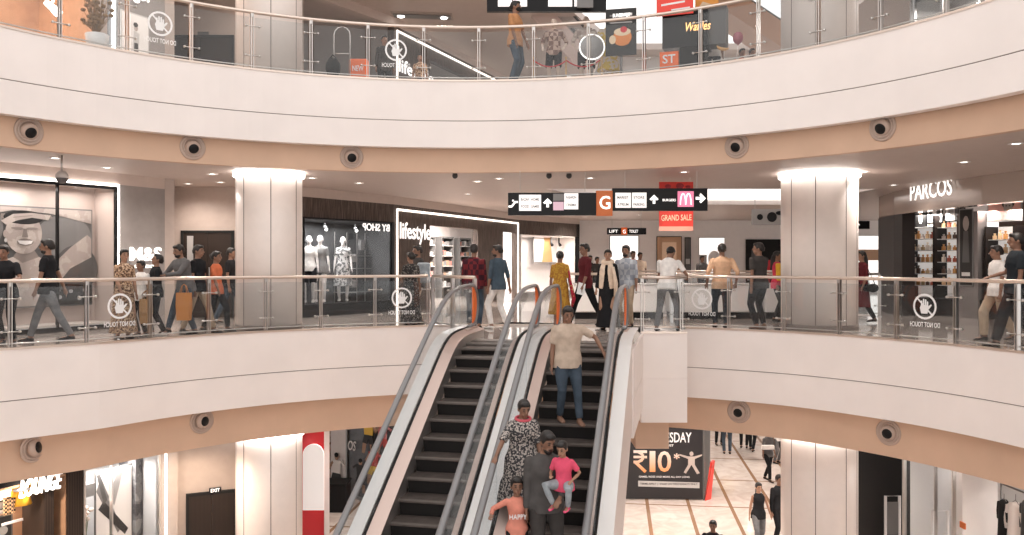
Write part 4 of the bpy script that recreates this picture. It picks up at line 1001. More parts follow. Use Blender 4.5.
# rear escalator seen through the upper glass (diagonal pink trusses)
PK = mat('truss_pink', (.62, .50, .46), .45)
def beam(a, b, w_, h_, name, m, label, cat='escalator'):
    a = Vector(a); b = Vector(b); d = (b-a).normalized(); s_ = d.cross(Vector((0, 0, 1))).normalized(); up_ = s_.cross(d)
    q = [s_*w_/2+up_*h_/2, -s_*w_/2+up_*h_/2, -s_*w_/2-up_*h_/2, s_*w_/2-up_*h_/2]
    mb = MB(); mb.add([a+k for k in q]+[b+k for k in q], [(0, 1, 2, 3), (7, 6, 5, 4), (0, 4, 5, 1), (1, 5, 6, 2), (2, 6, 7, 3), (3, 7, 4, 0)], False)
    return mb
for (xa, ya, xb, yb, DD, lb) in ((500, -25, 590, 74, 24.5, 'pale pink escalator truss rising behind the upper floor man'), (712, 0, 800, 58, 22.2, 'pale brown escalator truss behind the balloon on the upper floor')):
    t = thing('rear_escalator', lb, 'escalator', P(xb, yb, DD))
    a, b = P(xa, ya, DD), P(xb, yb, DD); beam(a, b, 1.3, .55, '', PK, '').build('truss', PK if xa < 600 else mat('truss_brown', (.58, .38, .28), .45), t)
    for s_ in (-.6, .6):
        o = Vector((0, s_, .95)); m = MB(); m.tube([a+o, b+o], .04, 8); m.build('handrail', GREYS[2], t)
        o1 = Vector((0, s_, .3)); dd = Vector((0, .012, 0)); hh_ = Vector((0, 0, .6)); m = MB()
        q = [a+o1, b+o1, b+o1+hh_, a+o1+hh_]; m.add(q+[k+dd for k in q], [(0, 1, 2, 3), (7, 6, 5, 4), (0, 4, 5, 1), (1, 5, 6, 2), (2, 6, 7, 3), (3, 7, 4, 0)], False); m.build('glass_side', EGLASS, t)
# bright store front across the rear void, upper floor
WU = Wall((2.0, 28.6), (14.5, 28.6))
mb = MB(); WU.box(mb, 0, WU.L, Z1+2.3, CT, -.2, 0); WU.box(mb, 0, WU.L, Z1, Z1+.25, -.2, 0)
for a in range(7): WU.box(mb, a*2.05, a*2.05+.14, Z1, Z1+2.4, -.2, .03)
struct(mb.build('window_2', mat('white_metal_frame', (.75, .72, .70), .4)), 'white framed shop glazing across the rear void')
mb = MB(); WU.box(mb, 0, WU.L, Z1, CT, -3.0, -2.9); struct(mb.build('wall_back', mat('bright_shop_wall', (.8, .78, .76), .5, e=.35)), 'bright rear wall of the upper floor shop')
lit(WU, 1, 11, Z1+3.0, -1.4, 300)
for k in range(10):
    xx = 1.1+k*1.2; m = MB(); p = WU.pt(xx, Z1, -1.5)
    t = thing('clothes_rail', 'steel rail with hanging clothes inside the bright upper floor shop', 'rack', p, 0, 'rails in the bright upper floor shop')
    for dx in (-.45, .45): m.tube([p+Vector((dx, 0, 0)), p+Vector((dx, 0, 1.5))], .015, 6)
    m.tube([p+Vector((-.45, 0, 1.5)), p+Vector((.45, 0, 1.5))], .015, 6); m.build('frame', STEELD, t)
    for j in range(6):
        m = MB(); m.rbox(p.x-.38+j*.13, p.x-.30+j*.13, p.y-.22, p.y+.22, Z1+.5+random.random()*.3, Z1+1.47, .03); m.build('garment', random.choice(GREYS[1:6]+[mat('cloth_rose', (0, 0, 0))]), t)
# menu board and red sign, dark cabinet, balloon on the upper floor near the glass
FOOD = mat('food_orange', (.75, .25, .06), .5); FOOD2 = mat('food_cream', (.8, .62, .42), .5)
UB = Wall((1.95, 17.55), (3.2, 17.25)); 
t = picture(UB, 607, 635, 10, 54, 0, [(1, [(.05, .03), (.95, .03), (.95, .1), (.05, .1)]), (6, [(.42, .86), (.9, .86), (.9, .92), (.42, .92)]), (3, [(.1, .86), (.36, .86), (.36, .9), (.1, .9)]), (4, [(.1, .70), (.9, .70), (.9, .73), (.1, .73)]), (7, polyline_ell(.55, .38, .33, .2)), (8, polyline_ell(.55, .5, .3, .09)), (9, polyline_ell(.6, .55, .12, .07)), (8, polyline_ell(.2, .33, .12, .1)), (7, polyline_ell(.55, .24, .24, .05))],
            BW+[FOOD, FOOD2, RED], GREYS[0], 'tall dark menu board with a burger picture hanging on the upper floor', 'menu_board', 'menu board', base=1)
m = MB(); c = UB.M(UB.u(613), UB.z(621, 17.5), .03); m.text('BURGER FEST', c, w=.36, h=.08, d=.004); m.build('lettering', SIGNW, t)
m = MB(); p0 = UB.pt(UB.u(621), Z1, -.06); m.tube([p0, p0+Vector((0, 0, .9))], .025, 8); m.lathe([(.2, 0), (.2, .02), (.03, .05)], p0, 20); m.build('stand', STEELD, t)
UC = Wall((3.05, 17.2), (4.4, 16.7))
t = picture(UC, 657, 691, -12, 12, -.1, [(1, [(.1, .35), (.8, .42), (.8, .5), (.1, .43)]), (1, [(.4, .12), (.95, .16), (.95, .22), (.4, .18)])], [mat('bright_red', (.85, .07, .05), .5), STICK], mat('bright_red', (0, 0, 0)), 'bright red hanging sign board at the top of the upper floor', 'hanging_sign', 'sign')
m = MB(); 
for x in (662, 686): a = UC.pt(UC.u(x), UC.z(674, -10), -.1); m.tube([a, Vector((a.x, a.y, CT))], .008, 6)
m.build('hanger', STEEL, t)
t = picture(UC, 693, 714, -14, 6, -.5, [(1, [(0, .2), (.6, .0), (1, .3), (.3, .6)])], [mat('amber_sign', (.85, .35, .06), .5), FOOD2], mat('amber_sign', (0, 0, 0)), 'amber hanging sign board right of the red one', 'hanging_sign', 'sign')
m = MB(); a = UC.pt(UC.u(703), UC.z(703, -12), -.5); m.tube([a, Vector((a.x, a.y, CT))], .008, 6); m.build('hanger', STEEL, t)
t = thing('food_kiosk', 'black food kiosk with glowing script lettering behind the upper floor glass', 'kiosk', UC.pt(.6, Z1, -.4))
m = MB(); UC.box(m, UC.u(660), UC.u(706), Z1+.72, Z1+1.45, -.9, -.25); m.build('hood', BLACK, t)
m = MB(); UC.box(m, UC.u(677), UC.u(703), Z1, Z1+.72, -.85, -.3); m.build('cabinet', BLACKM, t)
m = MB(); UC.box(m, UC.u(706)+.0, UC.u(724), Z1+.75, Z1+1.55, -.8, -.35); m.build('side_screen', GREYS[2], t)
m = MB(); m.text('Waffles', UC.M(UC.u(684), Z1+1.02, -.22), w=.5, h=.18, d=.01, italic=.3); m.build('lettering', mat('amber_lit2', (1, .55, .2), .4, e=1.2), t)
m = MB(); UC.box(m, UC.u(657), UC.u(676), Z1, Z1+.30, -.4, -.3); m.build('lower_sign_blue', mat('print_blue', (.35, .45, .5), .5), t)
m = MB(); UC.box(m, UC.u(657), UC.u(676), Z1+.30, Z1+.66, -.4, -.3); o = m.build('lower_sign_orange', mat('bright_orange', (.9, .16, .03), .5), t)
m = MB(); m.text('ST', UC.M(UC.u(660), Z1+.42, -.29), h=.18, w=.26, d=.006); m.text('KOKOS', UC.M(UC.u(660), Z1+.08, -.29), h=.12, w=.42, d=.006); sub(m.build('lettering', STICK), o)
t = thing('balloon', 'dark pink balloon on a string behind the upper floor glass', 'balloon', P(738, 38, 15.9))
p = P(738, 38, 16.2); m = MB(); m.ell(p, .10, .10, .12); m.ell(p-Vector((0, 0, .125)), .015, .015, .02, 8, 5); m.build('envelope', mat('balloon_pink', (.35, .10, .13), .25), t)
m = MB(); m.tube([p-Vector((0, 0, .13)), p-Vector((.03, 0, .4)), Vector((p.x-.01, p.y, Z1))], .004, 5); m.build('string', STICK, t)
m = MB()
c = P(724, 44, 16.0); m.tube([c+Vector((.14*math.cos(a), 0, .10*math.sin(a))) for a in [PI+.3+k*.25 for k in range(9)]], [.01, .02, .028, .032, .034, .032, .028, .02, .01], 8)
o = m.build('banana_balloon', mat('banana_brown', (.6, .33, .12), .4)); tag(o, 'curved brown balloon left of the dark pink balloon', 'balloon')
m = MB(); m.tube([c-Vector((0, 0, .1)), Vector((c.x, c.y, Z1))], .004, 5); m.build('string', STICK, o)
# ring light style round mirror near mannequins
t = thing('round_sign', 'round grey disc sign with a white rim in front of the upper floor mannequins', 'sign', fx(592, 17.5, Z1))
p = P(592, 47, 17.9); m = MB(); m.tube([p+Vector((.26*math.cos(a), 0, .26*math.sin(a))) for a in [k*PI/12 for k in range(25)]], .018, 6, caps=False); m.build('rim', SIGNW, t)
m = MB(); m.lathe([(0, 0), (.25, 0), (.25, .01), (0, .01)], (0, 0, 0), 28, MPL(p, (1, 0, 0), (0, 0, 1))); m.build('disc', GREYS[4], t)
m = MB(); m.tube([p-Vector((0, -.03, .25)), Vector((p.x, p.y+.03, Z1))], .015, 6); m.build('stand', STEELD, t)
# rope barrier
for x in (533, 566, 602):
    t = thing('barrier_post', 'small brass barrier post by the mannequins', 'barrier', fx(x, 17.6, Z1), 0, 'barrier posts on the upper floor')
    q = fx(x, 17.6, Z1); m = MB(); m.lathe([(.11, 0), (.1, .02), (.015, .03), (.015, .55), (.03, .57), (0, .6)], q, 16); m.build('pole', mat('brass', (.6, .4, .2), .3, .9), t)
    if x != 602:
        q2 = fx(x+34, 17.6, Z1); m = MB(); m.tube([q.lerp(q2, k/8)+Vector((0, 0, .52-.55*(k/8)*(1-k/8))) for k in range(9)], .015, 6); m.build('rope', mat('red_rope', (.55, .05, .06), .6), t)
# upper right: shop fronts behind the right column
WUR = Wall((9.6, 20.5), (9.9, 14.0))
mb = MB(); WUR.box(mb, 0, WUR.L, Z1+2.6, CT, -.2, 0); WUR.box(mb, WUR.L*.50, WUR.L, Z1, CT, -.2, 0); struct(mb.build('wall_right', mat('brown_grey_wall', (.30, .23, .20), .5)), 'brown shop wall at the upper right')
t = window_box(WUR, 0, WUR.L*.5, Z1+.1, Z1+2.6, 1.0, 'grey shop window with a white framed arch at the upper right', GREYS[4], GREYS[3]); lit(WUR, .5, 2.5, Z1+2.4, -.4, 50)
for k, a in enumerate((.2, 1.4, 2.9)):
    m = MB(); WUR.box(m, a, a+.08, Z1, Z1+2.6, -.02, .04); struct(m.build('trim_11', STEELD))
m = MB(); c = [WUR.pt(1.7, Z1+.1, -.2), WUR.pt(1.75, Z1+1.1, -.2), WUR.pt(2.1, Z1+1.6, -.2), WUR.pt(2.6, Z1+1.9, -.2)]; m.tube(c, .05, 8); tag(m.build('curved_light', LED), 'curved white light tube in the upper right shop window', 'lamp')

# ---------------------------------------------------------------- ground floor
GZ = ZG
GA = Wall((-9.3, 13.6), (-7.05, 16.9)); GR = Wall((-7.05, 17.3), (-4.3, 17.9)); 
GA = Wall((-8.9, 13.2), (-6.98, 17.0)); GR = Wall((-6.98, 17.25), (-4.6, 18.3))
mb = MB(); GA.box(mb, -3, GA.L, GZ+3.35, C1, -.2, 0); struct(mb.build('wall_left', BLACK), 'black bulkhead over the lounge shop')
mb = MB(); GR.box(mb, 0, GR.L, GZ, C1, -.2, 0); GR.box(mb, -.25, .18, GZ, C1, -.1, .12); struct(mb.build('wall_left', WALLP), 'beige ground floor wall with the service door')
door(GR, 189, 234, 494, GZ, 'dark wooden service door on the ground floor', idx=3)
t = thing('door_sign', 'black exit plate with white writing above the ground floor door', 'sign', GR.pt(GR.u(215), GR.z(215, 490), .05))
m = MB(); GR.box(m, GR.u(209), GR.u(221), GR.z(215, 492.5), GR.z(215, 487), .03, .06); m.build('plate', BLACK, t)
m = MB(); m.text('EXIT', GR.M(GR.u(210.5), GR.z(215, 491.2), .065), w=GR.u(219.5)-GR.u(210.5), h=.07, d=.004); m.build('lettering', SIGNW, t)
gu = GA.u
t = window_box(GA, -2.5, gu(66), GZ+.1, GZ+3.3, 1.2, 'lounge clothes shop window with brown wall', mat('lounge_brown', (.40, .24, .15), .5, noise=.1), mat('warm_floor', (0, 0, 0)))
lit(GA, -.5, gu(60)-.2, GZ+3.2, -.5, 60, (1, .85, .7))
m = MB(); m.text('LOUNGE', GA.M(gu(17), GA.z(38, 483)-.17, .06), w=gu(60)-gu(17), h=.30, d=.05, italic=.35); tag(m.build('shop_sign', SIGNW), 'white slanted LOUNGE letters above the clothes shop', 'sign')
GAi = Wall(GA.pt(-1.5, 0, -.5)[:2], GA.pt(GA.L, 0, -.5)[:2])
picture(GAi, -6, 11, 488, 512, 0, [(1, [(.2, .1), (.8, .1), (.8, .5), (.2, .5)]), (3, [(.3, .15), (.5, .15), (.5, .42), (.3, .42)]), (5, [(.1, .7), (.9, .7), (.9, .78), (.1, .78)])], BW, GREYS[4], 'grey framed picture in the lounge shop window, far left', base=5)
picture(GAi, -6, 11, 517, 540, 0, [(4, polyline_ell(.5, .4, .3, .2))], BW, GREYS[2], 'dark lower picture in the lounge shop window', base=1)
YEL = mat('yellow_cloth', (.80, .42, .03), .8, noise=.1)
def garment_at(w, x, y, wid, hei, off, m_, label, name='hanging_garment', slev=True, grp=None, cat='clothes'):
    c = w.pt(w.u(x), w.z(x, y), off); M = w.M(w.u(x), w.z(x, y), off); s_ = wid
    t = thing(name, label, cat, c, 0, grp)
    mb = MB(); rings = []
    prof = [(0, .10, .05), (-.04, .40, .07), (-.10, .5, .09), (-.3, .40, .10), (-.6, .44, .11), (-1.0, .55, .12)]
    for z, rx, ry in prof:
        r = []
        for k in range(16):
            a = 2*PI*k/16; r.append(M @ Vector((math.cos(a)*rx*wid*(1+.06*math.sin(a*5+z*7)), z*hei, math.sin(a)*ry)))
        rings.append(r)
    mb.loft(rings)
    if slev:
        for q in (-1, 1): mb.tube([M @ Vector((q*.42*wid, -.1*hei, 0)), M @ Vector((q*.60*wid, -.32*hei, 0)), M @ Vector((q*.62*wid, -.5*hei, 0))], [.07, .06, .05], 8)
    mb.build('cloth', m_, t)
    mb = MB(); mb.tube([M @ Vector((-.36*wid, -.05*hei, 0)), M @ Vector((0, .04*hei, 0)), M @ Vector((.36*wid, -.05*hei, 0))], .008, 5); mb.tube([M @ Vector((0, .04*hei, 0)), M @ Vector((0, .14*hei, 0))], .006, 5)
    mb.build('hanger', STEELD, t)
    return t
garment_at(GA, 34, 487, .26, .34, -.3, YEL, 'yellow shirt hanging in the lounge shop window')
for x, y, w_, mm in ((20, 496, .2, 'mesh_black'), ):
    pass
MESHB = pattern('black_mesh', (.02, .02, .02), (.55, .35, .2), 30, 'check', .5, .7)
m = MB(); p = GA.pt(gu(22), GA.z(22, 516), -.35); q = GA.pt(gu(28), GA.z(22, 516), -.35); GA.box(m, gu(17), gu(28), GA.z(22, 517), GA.z(22, 499), -.38, -.33); tag(m.build('mesh_basket', MESHB), 'black mesh basket hanging on the brown lounge wall', 'basket')
m = MB(); GA.box(m, gu(19), gu(40), GA.z(30, 527), GA.z(30, 524.5), -.48, -.46); tag(m.build('wall_lettering', STICK), 'thin white line of writing low on the brown lounge wall', 'lettering')
mb = MB(); GA.box(mb, gu(44), gu(54), GZ, GZ+3.35, -.6, 0); GA.box(mb, gu(66), gu(82), GZ, GZ+3.35, -.2, .04); struct(mb.build('wall_left', DARKWOOD), 'dark wood pillar between the ground floor shops')
t = window_box(GA, gu(82), GA.L-.12, GZ+.1, GZ+3.3, 1.3, 'grey ground floor shop window with flowers and a light panel', mat('pale_grey_back', (.5, .5, .5), .5), GREYS[4]); lit(GA, gu(86), GA.L-.4, GZ+3.2, -.5, 60)
strip_light(GA, [(GA.L, GZ), (GA.L, GZ+3.4)], 'vertical white light strip beside the ground floor shop window', LED, .08, .02)
picture(GA, 114, 149, 472, 545, -.5, [(3, [(.0, .75), (.12, .95), (.7, .15), (.6, .1)]), (1, [(.05, .5), (.2, .6), (.9, .12), (.8, .05)]), (4, [(.3, .6), (.6, .98), (.75, .95), (.5, .5)]), (2, [(0, .98), (.1, .98), (.3, .6), (.2, .55)])], BW, GREYS[2], 'white lit panel with dark diagonal figures in the ground floor window', base=6)
facade_glass(GA, gu(82), GA.L-.1, GZ, GZ+3.35, STEEL, 'steel framed ground floor shop window', fw=.04, mull=(gu(111), ))
mb = MB(); GA.box(mb, gu(150), GA.L-.15, GZ+.1, GZ+3.3, -.9, -.4); struct(mb.build('wall_left', pattern('dark_marble', (.05, .05, .055), (.12, .12, .125), 3, 'noise', .5, .3, c3=(.22, .22, .22))), 'dark marble pillar in the ground floor window')
for k in range(26):
    pass
t = thing('flower_arrangement', 'bunch of pale flowers in the ground floor window', 'flowers', GA.pt(gu(96), GZ+.1, -.4))
q = GA.pt(gu(96), GA.z(96, 525), -.45); m = MB()
for k in range(46):
    a = random.random()*2*PI; r = random.random()*.28; z = random.random()*.38-.1; m.ell(q+Vector((math.cos(a)*r, math.sin(a)*r*.6, z)), .055, .055, .04, 7, 5)
m.build('blossoms', mat('pale_petals', (.62, .52, .46), .8, noise=.25, scale=20), t)
m = MB(); b = Vector((q.x, q.y, GZ+.12)); m.lathe([(.1, 0), (.16, .4), (.08, .8), (.12, 1.0)], b, 14); m.build('vase', GREYS[2], t)
m = MB(); 
for k in range(8): m.tube([b+Vector((0, 0, .95)), q+Vector(((random.random()-.5)*.4, (random.random()-.5)*.2, random.random()*.3))], .008, 4)
m.build('stems', mat('stem_green', (.1, .12, .06), .7), t)
m = MB(); GA.box(m, gu(100), gu(111), GA.z(105, 500), GA.z(105, 487), -.5, -.45); tag(m.build('framed_glass', GREYS[3]), 'grey tilted frame beside the flowers', 'frame')
# red shop with plain white arched panel
mb = MB(); RW = Wall((-5.0, 19.6), (-3.95, 19.9)); RW = Wall(fx(296, 19.8)[:2], fx(324, 20.1)[:2]); RW.box(mb, 0, RW.L, GZ, C1, -.3, 0); struct(mb.build('wall_left', RED), 'red wall of the small shop behind the column')
m = MB(); c = P(312.5, 478, 19.6); W_ = 10.5/F*19.7; H_ = 66/F*19.7
poly = [(-W_, -H_/2), (-W_, H_/2-W_)]+[(W_*math.cos(a), H_/2-W_+W_*math.sin(a)) for a in [PI-k*PI/12 for k in range(1, 12)]]+[(W_, H_/2-W_), (W_, -H_/2)]
m.prism(poly, MPL((c.x, 19.72, c.z), (1, 0, 0), (0, 0, 1)), .05); tag(m.build('arched_panel', mat('white_panel_lit', (.95, .92, .9), .4, e=.3)), 'plain white arched panel on the red wall', 'sign')
mb = MB(); RW.box(mb, RW.L, RW.L+.12, GZ, C1, -.3, .04); struct(mb.build('wall_left', WALLW))
# sports wall behind the escalator on the ground floor
GS = Wall(fx(330, 27.0)[:2], fx(430, 22.5)[:2])
GS = Wall(fx(331, 26.2)[:2], fx(480, 22.6)[:2])
mb = MB(); GS.box(mb, 0, GS.L, GZ, C1, -.3, -.05); struct(mb.build('wall_back', mat('charcoal_display', (.13, .125, .13), .4, noise=.35, scale=2)), 'charcoal display wall on the ground floor')
facade_glass(GS, GS.u(347), GS.L, GZ, C1-.02, STEELD, 'glass front of the ground floor display wall', mull=(GS.u(375), GS.u(400)), fw=.05, name='window_3')
mb = MB(); GS.box(mb, 0, GS.u(346), GZ, C1, -.04, .0); struct(mb.build('wall_back', WALLW))
cols = [mat('jersey_yellow', (.75, .5, .08), .7), mat('jersey_red', (.55, .06, .05), .7), mat('jersey_white', (.8, .78, .75), .7), mat('jersey_black', (.03, .03, .03), .7), mat('jersey_rose', (.6, .2, .2), .7)]
def figure_print(w, x, y, hpx, off, ctop, cbot, label, pose=0):
    # flat printed sports figure: head, torso, limbs as cut shapes on a backing plate
    M = w.M(w.u(x), w.z(x, y), off); s_ = hpx/F*w.pt(w.u(x)).y
    t = thing('figure_cutout', label, 'poster figure', M.translation)
    m = MB(); m.prism([(-.16*s_, .05*s_), (.16*s_, .05*s_), (.2*s_, .45*s_), (-.2*s_, .45*s_)], M, .02); sgn = 1 if pose else -1
    m.prism([(.12*s_*sgn, .42*s_), (.34*s_*sgn, .30*s_), (.38*s_*sgn, .36*s_), (.16*s_*sgn, .48*s_)], M @ Matrix.Translation((0, 0, .004)), .02); m.build('jersey', ctop, t)
    m = MB(); m.prism([(-.16*s_, .07*s_), (.16*s_, .07*s_), (.24*s_, -.18*s_), (.04*s_, -.18*s_), (0, -.02*s_), (-.06*s_, -.18*s_), (-.24*s_, -.16*s_)], M, .025); m.build('shorts', cbot, t)
    m = MB(); m.prism(polyline_ell(0, .55*s_, .075*s_, .1*s_), M, .02); m.prism([(.06*s_, -.16*s_), (.2*s_, -.16*s_), (.22*s_, -.46*s_), (.1*s_, -.46*s_)], M, .02); m.prism([(-.22*s_, -.15*s_), (-.08*s_, -.16*s_), (-.16*s_, -.46*s_), (-.26*s_, -.44*s_)], M, .02)
    m.prism([(-.18*s_*sgn, .42*s_), (-.34*s_*sgn, .2*s_), (-.28*s_*sgn, .17*s_), (-.12*s_*sgn, .36*s_)], M, .022); m.build('limbs', mat('print_skin', (.40, .24, .16), .6), t)
    m = MB(); m.prism(polyline_ell(0, .60*s_, .08*s_, .07*s_), M @ Matrix.Translation((0, 0, .003)), .02); m.build('hair', BLACKM, t)
figure_print(GS, 338, 475, 34, .05, cols[2], cols[3], 'printed guitar player in white on the pale ground floor wall', 1)
figure_print(GS, 371, 437, 36, .09, cols[0], cols[3], 'printed figure in yellow jersey, leftmost at the top of the display wall')
figure_print(GS, 376, 468, 36, .09, cols[1], cols[0], 'printed figure in red shirt and yellow shorts on the display wall', 1)
figure_print(GS, 385, 440, 34, .09, cols[4], cols[1], 'printed figure in rose shirt high on the display wall', 1)
figure_print(GS, 363, 478, 30, .09, cols[3], cols[3], 'printed dark figure left of the red shirted one on the display wall')
figure_print(GS, 396, 462, 34, .09, cols[2], cols[1], 'printed figure in white shirt behind the escalator glass')
m = MB(); m.text('OS', GS.M(GS.u(350), GS.z(353, 450), .08), w=.35, h=.3, d=.01, italic=.2); tag(m.build('wall_lettering', GREYS[6]), 'white painted letters on the charcoal display wall', 'lettering')
t = thing('plinth_block', 'black block plinth standing before the printed guitar player', 'plinth', fx(337, 24, GZ)); q = fx(337, 24.4, GZ)
m = MB(); m.rbox(q.x-.34, q.x+.34, q.y-.34, q.y+.34, GZ, GZ+.78, .03); m.build('body', BLACK, t); m = MB(); m.rbox(q.x-.36, q.x+.36, q.y-.36, q.y+.36, GZ+.78, GZ+.82, .03); m.build('top', BLACKM, t)
# black promotion booth
D = 25.4; t = thing('promotion_board', 'black promotion board reading 10 rupees standing on the ground floor', 'sign', fx(668, D, GZ))
x0, x1 = (618-512)/F*D, (703.5-512)/F*D; zt = GZ+2.55
Mb = MPL((x0, D, GZ), (1, -.03, 0), (0, 0, 1)); Wb = (x1-x0)
m = MB(); m.prism([(0, .03), (Wb, .03), (Wb, 2.5), (0, 2.5)], Mb @ Matrix.Translation((0, 0, -.1)), .1); m.build('board', mat('board_black', (.018, .016, .018), .35), t)
m = MB(); m.text('1', Mb @ Matrix.Translation((.94, .84, .01)), w=.17, h=.62, d=.01); m.text('0', Mb @ Matrix.Translation((1.18, .84, .01)), w=.40, h=.62, d=.01); m.text('*', Mb @ Matrix.Translation((1.66, 1.22, .01)), h=.18, w=.17, d=.01)
# rupee sign from strokes
def stroke(mb, pts, w_, M):
    for a, b in zip(pts, pts[1:]):
        a = Vector((*a, 0)); b = Vector((*b, 0)); d = (b-a).normalized(); n_ = Vector((-d.y, d.x, 0))*w_/2
        mb.prism([tuple((a-n_)[:2]), tuple((b-n_)[:2]), tuple((b+n_)[:2]), tuple((a+n_)[:2])], M, .01)
Mr = Mb @ Matrix.Translation((.46, .84, .01)); stroke(m, [(0, .6), (.4, .6)], .08, Mr); stroke(m, [(0, .44), (.4, .44)], .07, Mr); stroke(m, [(.13, .6), (.27, .52), (.27, .36), (.13, .29), (0, .29)], .08, Mr); stroke(m, [(.05, .29), (.36, 0)], .09, Mr)
og = bpy.data.materials.new('orange_gradient_print'); og.use_nodes = True; nt = og.node_tree; tc = nt.nodes.new('ShaderNodeTexCoord'); sx = nt.nodes.new('ShaderNodeSeparateXYZ'); rp = nt.nodes.new('ShaderNodeValToRGB')
nt.links.new(tc.outputs['Generated'], sx.inputs[0]); nt.links.new(sx.outputs[2], rp.inputs[0]); rp.color_ramp.elements[0].color = (.85, .30, .08, 1); rp.color_ramp.elements[1].color = (.85, .75, .68, 1); nt.links.new(rp.outputs[0], nt.nodes['Principled BSDF'].inputs[0])
m.build('price_lettering', og, t)
m = MB(); m.text('WEDNESDAY', Mb @ Matrix.Translation((.60, 1.72, .01)), w=1.58, h=.30, d=.01); m.text('ENJOY AT JUST', Mb @ Matrix.Translation((.9, 1.58, .01)), w=.75, h=.08, d=.01)
m.text('GAMES, RIDES AND MORE ALL DAY LONG', Mb @ Matrix.Translation((.62, .66, .01)), w=1.5, h=.06, d=.008); m.build('headline_lettering', STICK, t)
m = MB(); m.prism([(.60, .40), (2.42, .36), (2.42, .53), (.60, .57)], Mb, .006); o = m.build('pale_strip', GREYS[5], t)
m = MB(); m.text('TERMS APPLY  |  VALID ON WEDNESDAYS ONLY', Mb @ Matrix.Translation((.66, .44, .01)), w=1.7, h=.07, d=.006); sub(m.build('strip_lettering', GREYS[1]), o)
m = MB(); Mf = Mb @ Matrix.Translation((2.18, 1.06, .01)) @ Matrix.Scale(.82, 4)
m.prism([(-.12, 0), (.12, 0), (.12, .3), (-.12, .3)], Mf, .01); m.prism([(-.1, .3), (-.42, .38), (-.42, .33), (-.1, .2)], Mf, .01); m.prism([(.1, .3), (.38, .38), (.38, .33), (.1, .2)], Mf, .01); m.prism(polyline_ell(0, .4, .07, .08), Mf, .01)
m.prism([(-.12, 0), (0, 0), (-.2, -.32), (-.28, -.28)], Mf, .01); m.prism([(0, 0), (.12, 0), (.3, -.3), (.2, -.34)], Mf, .01); m.build('jumping_figure_print', mat('print_skin_pale', (.5, .42, .38), .6), t)
m = MB(); a = Vector((x1, D-.1, GZ)); m.add([a, a+Vector((.55, 1.6, 0)), a+Vector((.55, 1.6, 2.4)), a+Vector((0, 0, 2.5)), a+Vector((-.04, .02, 0)), a+Vector((.5, 1.63, 0)), a+Vector((.5, 1.63, 2.4)), a+Vector((-.04, .02, 2.5))], [(0, 1, 2, 3), (7, 6, 5, 4), (0, 4, 5, 1), (1, 5, 6, 2), (2, 6, 7, 3), (3, 7, 4, 0)], False); m.build('side_panel', GREYS[2], t)
m = MB(); a = Vector((x1+.02, D-.14, GZ)); m.add([a, a+Vector((.22, .2, 0)), a+Vector((.5, .9, 1.0)), a+Vector((.36, .6, 1.0)), a+Vector((0, .06, 0)), a+Vector((.2, .3, 0)), a+Vector((.44, .95, 1.0)), a+Vector((.3, .66, 1.0))], [(0, 1, 2, 3), (7, 6, 5, 4), (0, 4, 5, 1), (1, 5, 6, 2), (2, 6, 7, 3), (3, 7, 4, 0)], False); m.build('red_corner', mat('bright_red', (0, 0, 0)), t)
# ground right: black wall, glass wall, clothes shop
GB = Wall((7.3, 17.6), (8.6, 16.9)); GB = Wall(fx(857, 18.6)[:2], fx(904, 17.6)[:2]); GC = Wall(fx(904, 17.6)[:2], fx(955, 16.3)[:2]); GD = Wall(fx(955, 17.0)[:2], fx(1080, 13.6)[:2])
mb = MB(); GB.box(mb, 0, GB.L, GZ, C1, -.2, 0); struct(mb.build('wall_right', BLACK), 'black panel wall on the ground floor right'); mb = MB(); GB.box(mb, -.06, 0, GZ, C1, -.2, .03); struct(mb.build('wall_right', STEEL))
mb = MB(); GC.box(mb, -2.4, GC.L+1.4, GZ, C1, -1.3, -1.2); struct(mb.build('wall_right', mat('pale_blue_grey', (.62, .62, .62), .4)), 'pale grey wall behind glass on the ground floor right')
facade_glass(GC, 0, GC.L, GZ, C1, STEEL, 'tall glass front on the ground floor right', mull=(GC.u(936),), fw=.04, name='window_4')
mb = MB(); GD.box(mb, 0, GD.L, GZ, C1, -2.0, -1.9); GD.box(mb, -.02, .25, GZ, C1, -2.0, 0); struct(mb.build('wall_right', WALLW), 'white interior of the ground floor clothes shop')
lit(GD, .6, 2.6, C1-.15, -1.0, 110); lit(GC, .2, 1.0, C1-.15, -.6, 30)
m = MB(); c = GD.pt(GD.u(963), GD.z(963, 525), .02); GD.box(m, GD.u(961), GD.u(966), GD.z(963, 528), GD.z(963, 522), .0, .03); tag(m.build('fire_alarm', mat('alarm_orange', (.65, .16, .04), .5)), 'small orange alarm box on the white shop pillar', 'alarm')
def gate(x, D, top, label, solid=True):
    q = fx(x, D, GZ); t = thing('security_gate', label, 'security gate', q, .2, 'anti theft gates at the ground floor right')
    h = (HZ-top)/F*D+EYE-GZ; m = MB(); w_ = .14
    m.tube([q+Vector((-w_, 0, 0)), q+Vector((-w_, 0, h)), q+Vector((w_, 0, h)), q+Vector((w_, 0, 0))], .03, 8); m.build('frame', GREYS[5], t)
    m = MB(); m.box(q.x-w_+.03, q.x+w_-.03, q.y-.015, q.y+.015, GZ+.1, GZ+h*.62 if solid else GZ+h*.3); m.build('lower_panel', GREYS[6] if solid else GREYS[1], t)
    m = MB(); m.box(q.x-w_+.03, q.x+w_-.03, q.y-.012, q.y+.012, GZ+h*.68, GZ+h*.95); m.build('upper_panel', GREYS[2], t) if solid else None
    m = MB(); m.rbox(q.x-w_-.06, q.x+w_+.06, q.y-.12, q.y+.12, GZ, GZ+.06, .03); m.build('base', STEELD, t)
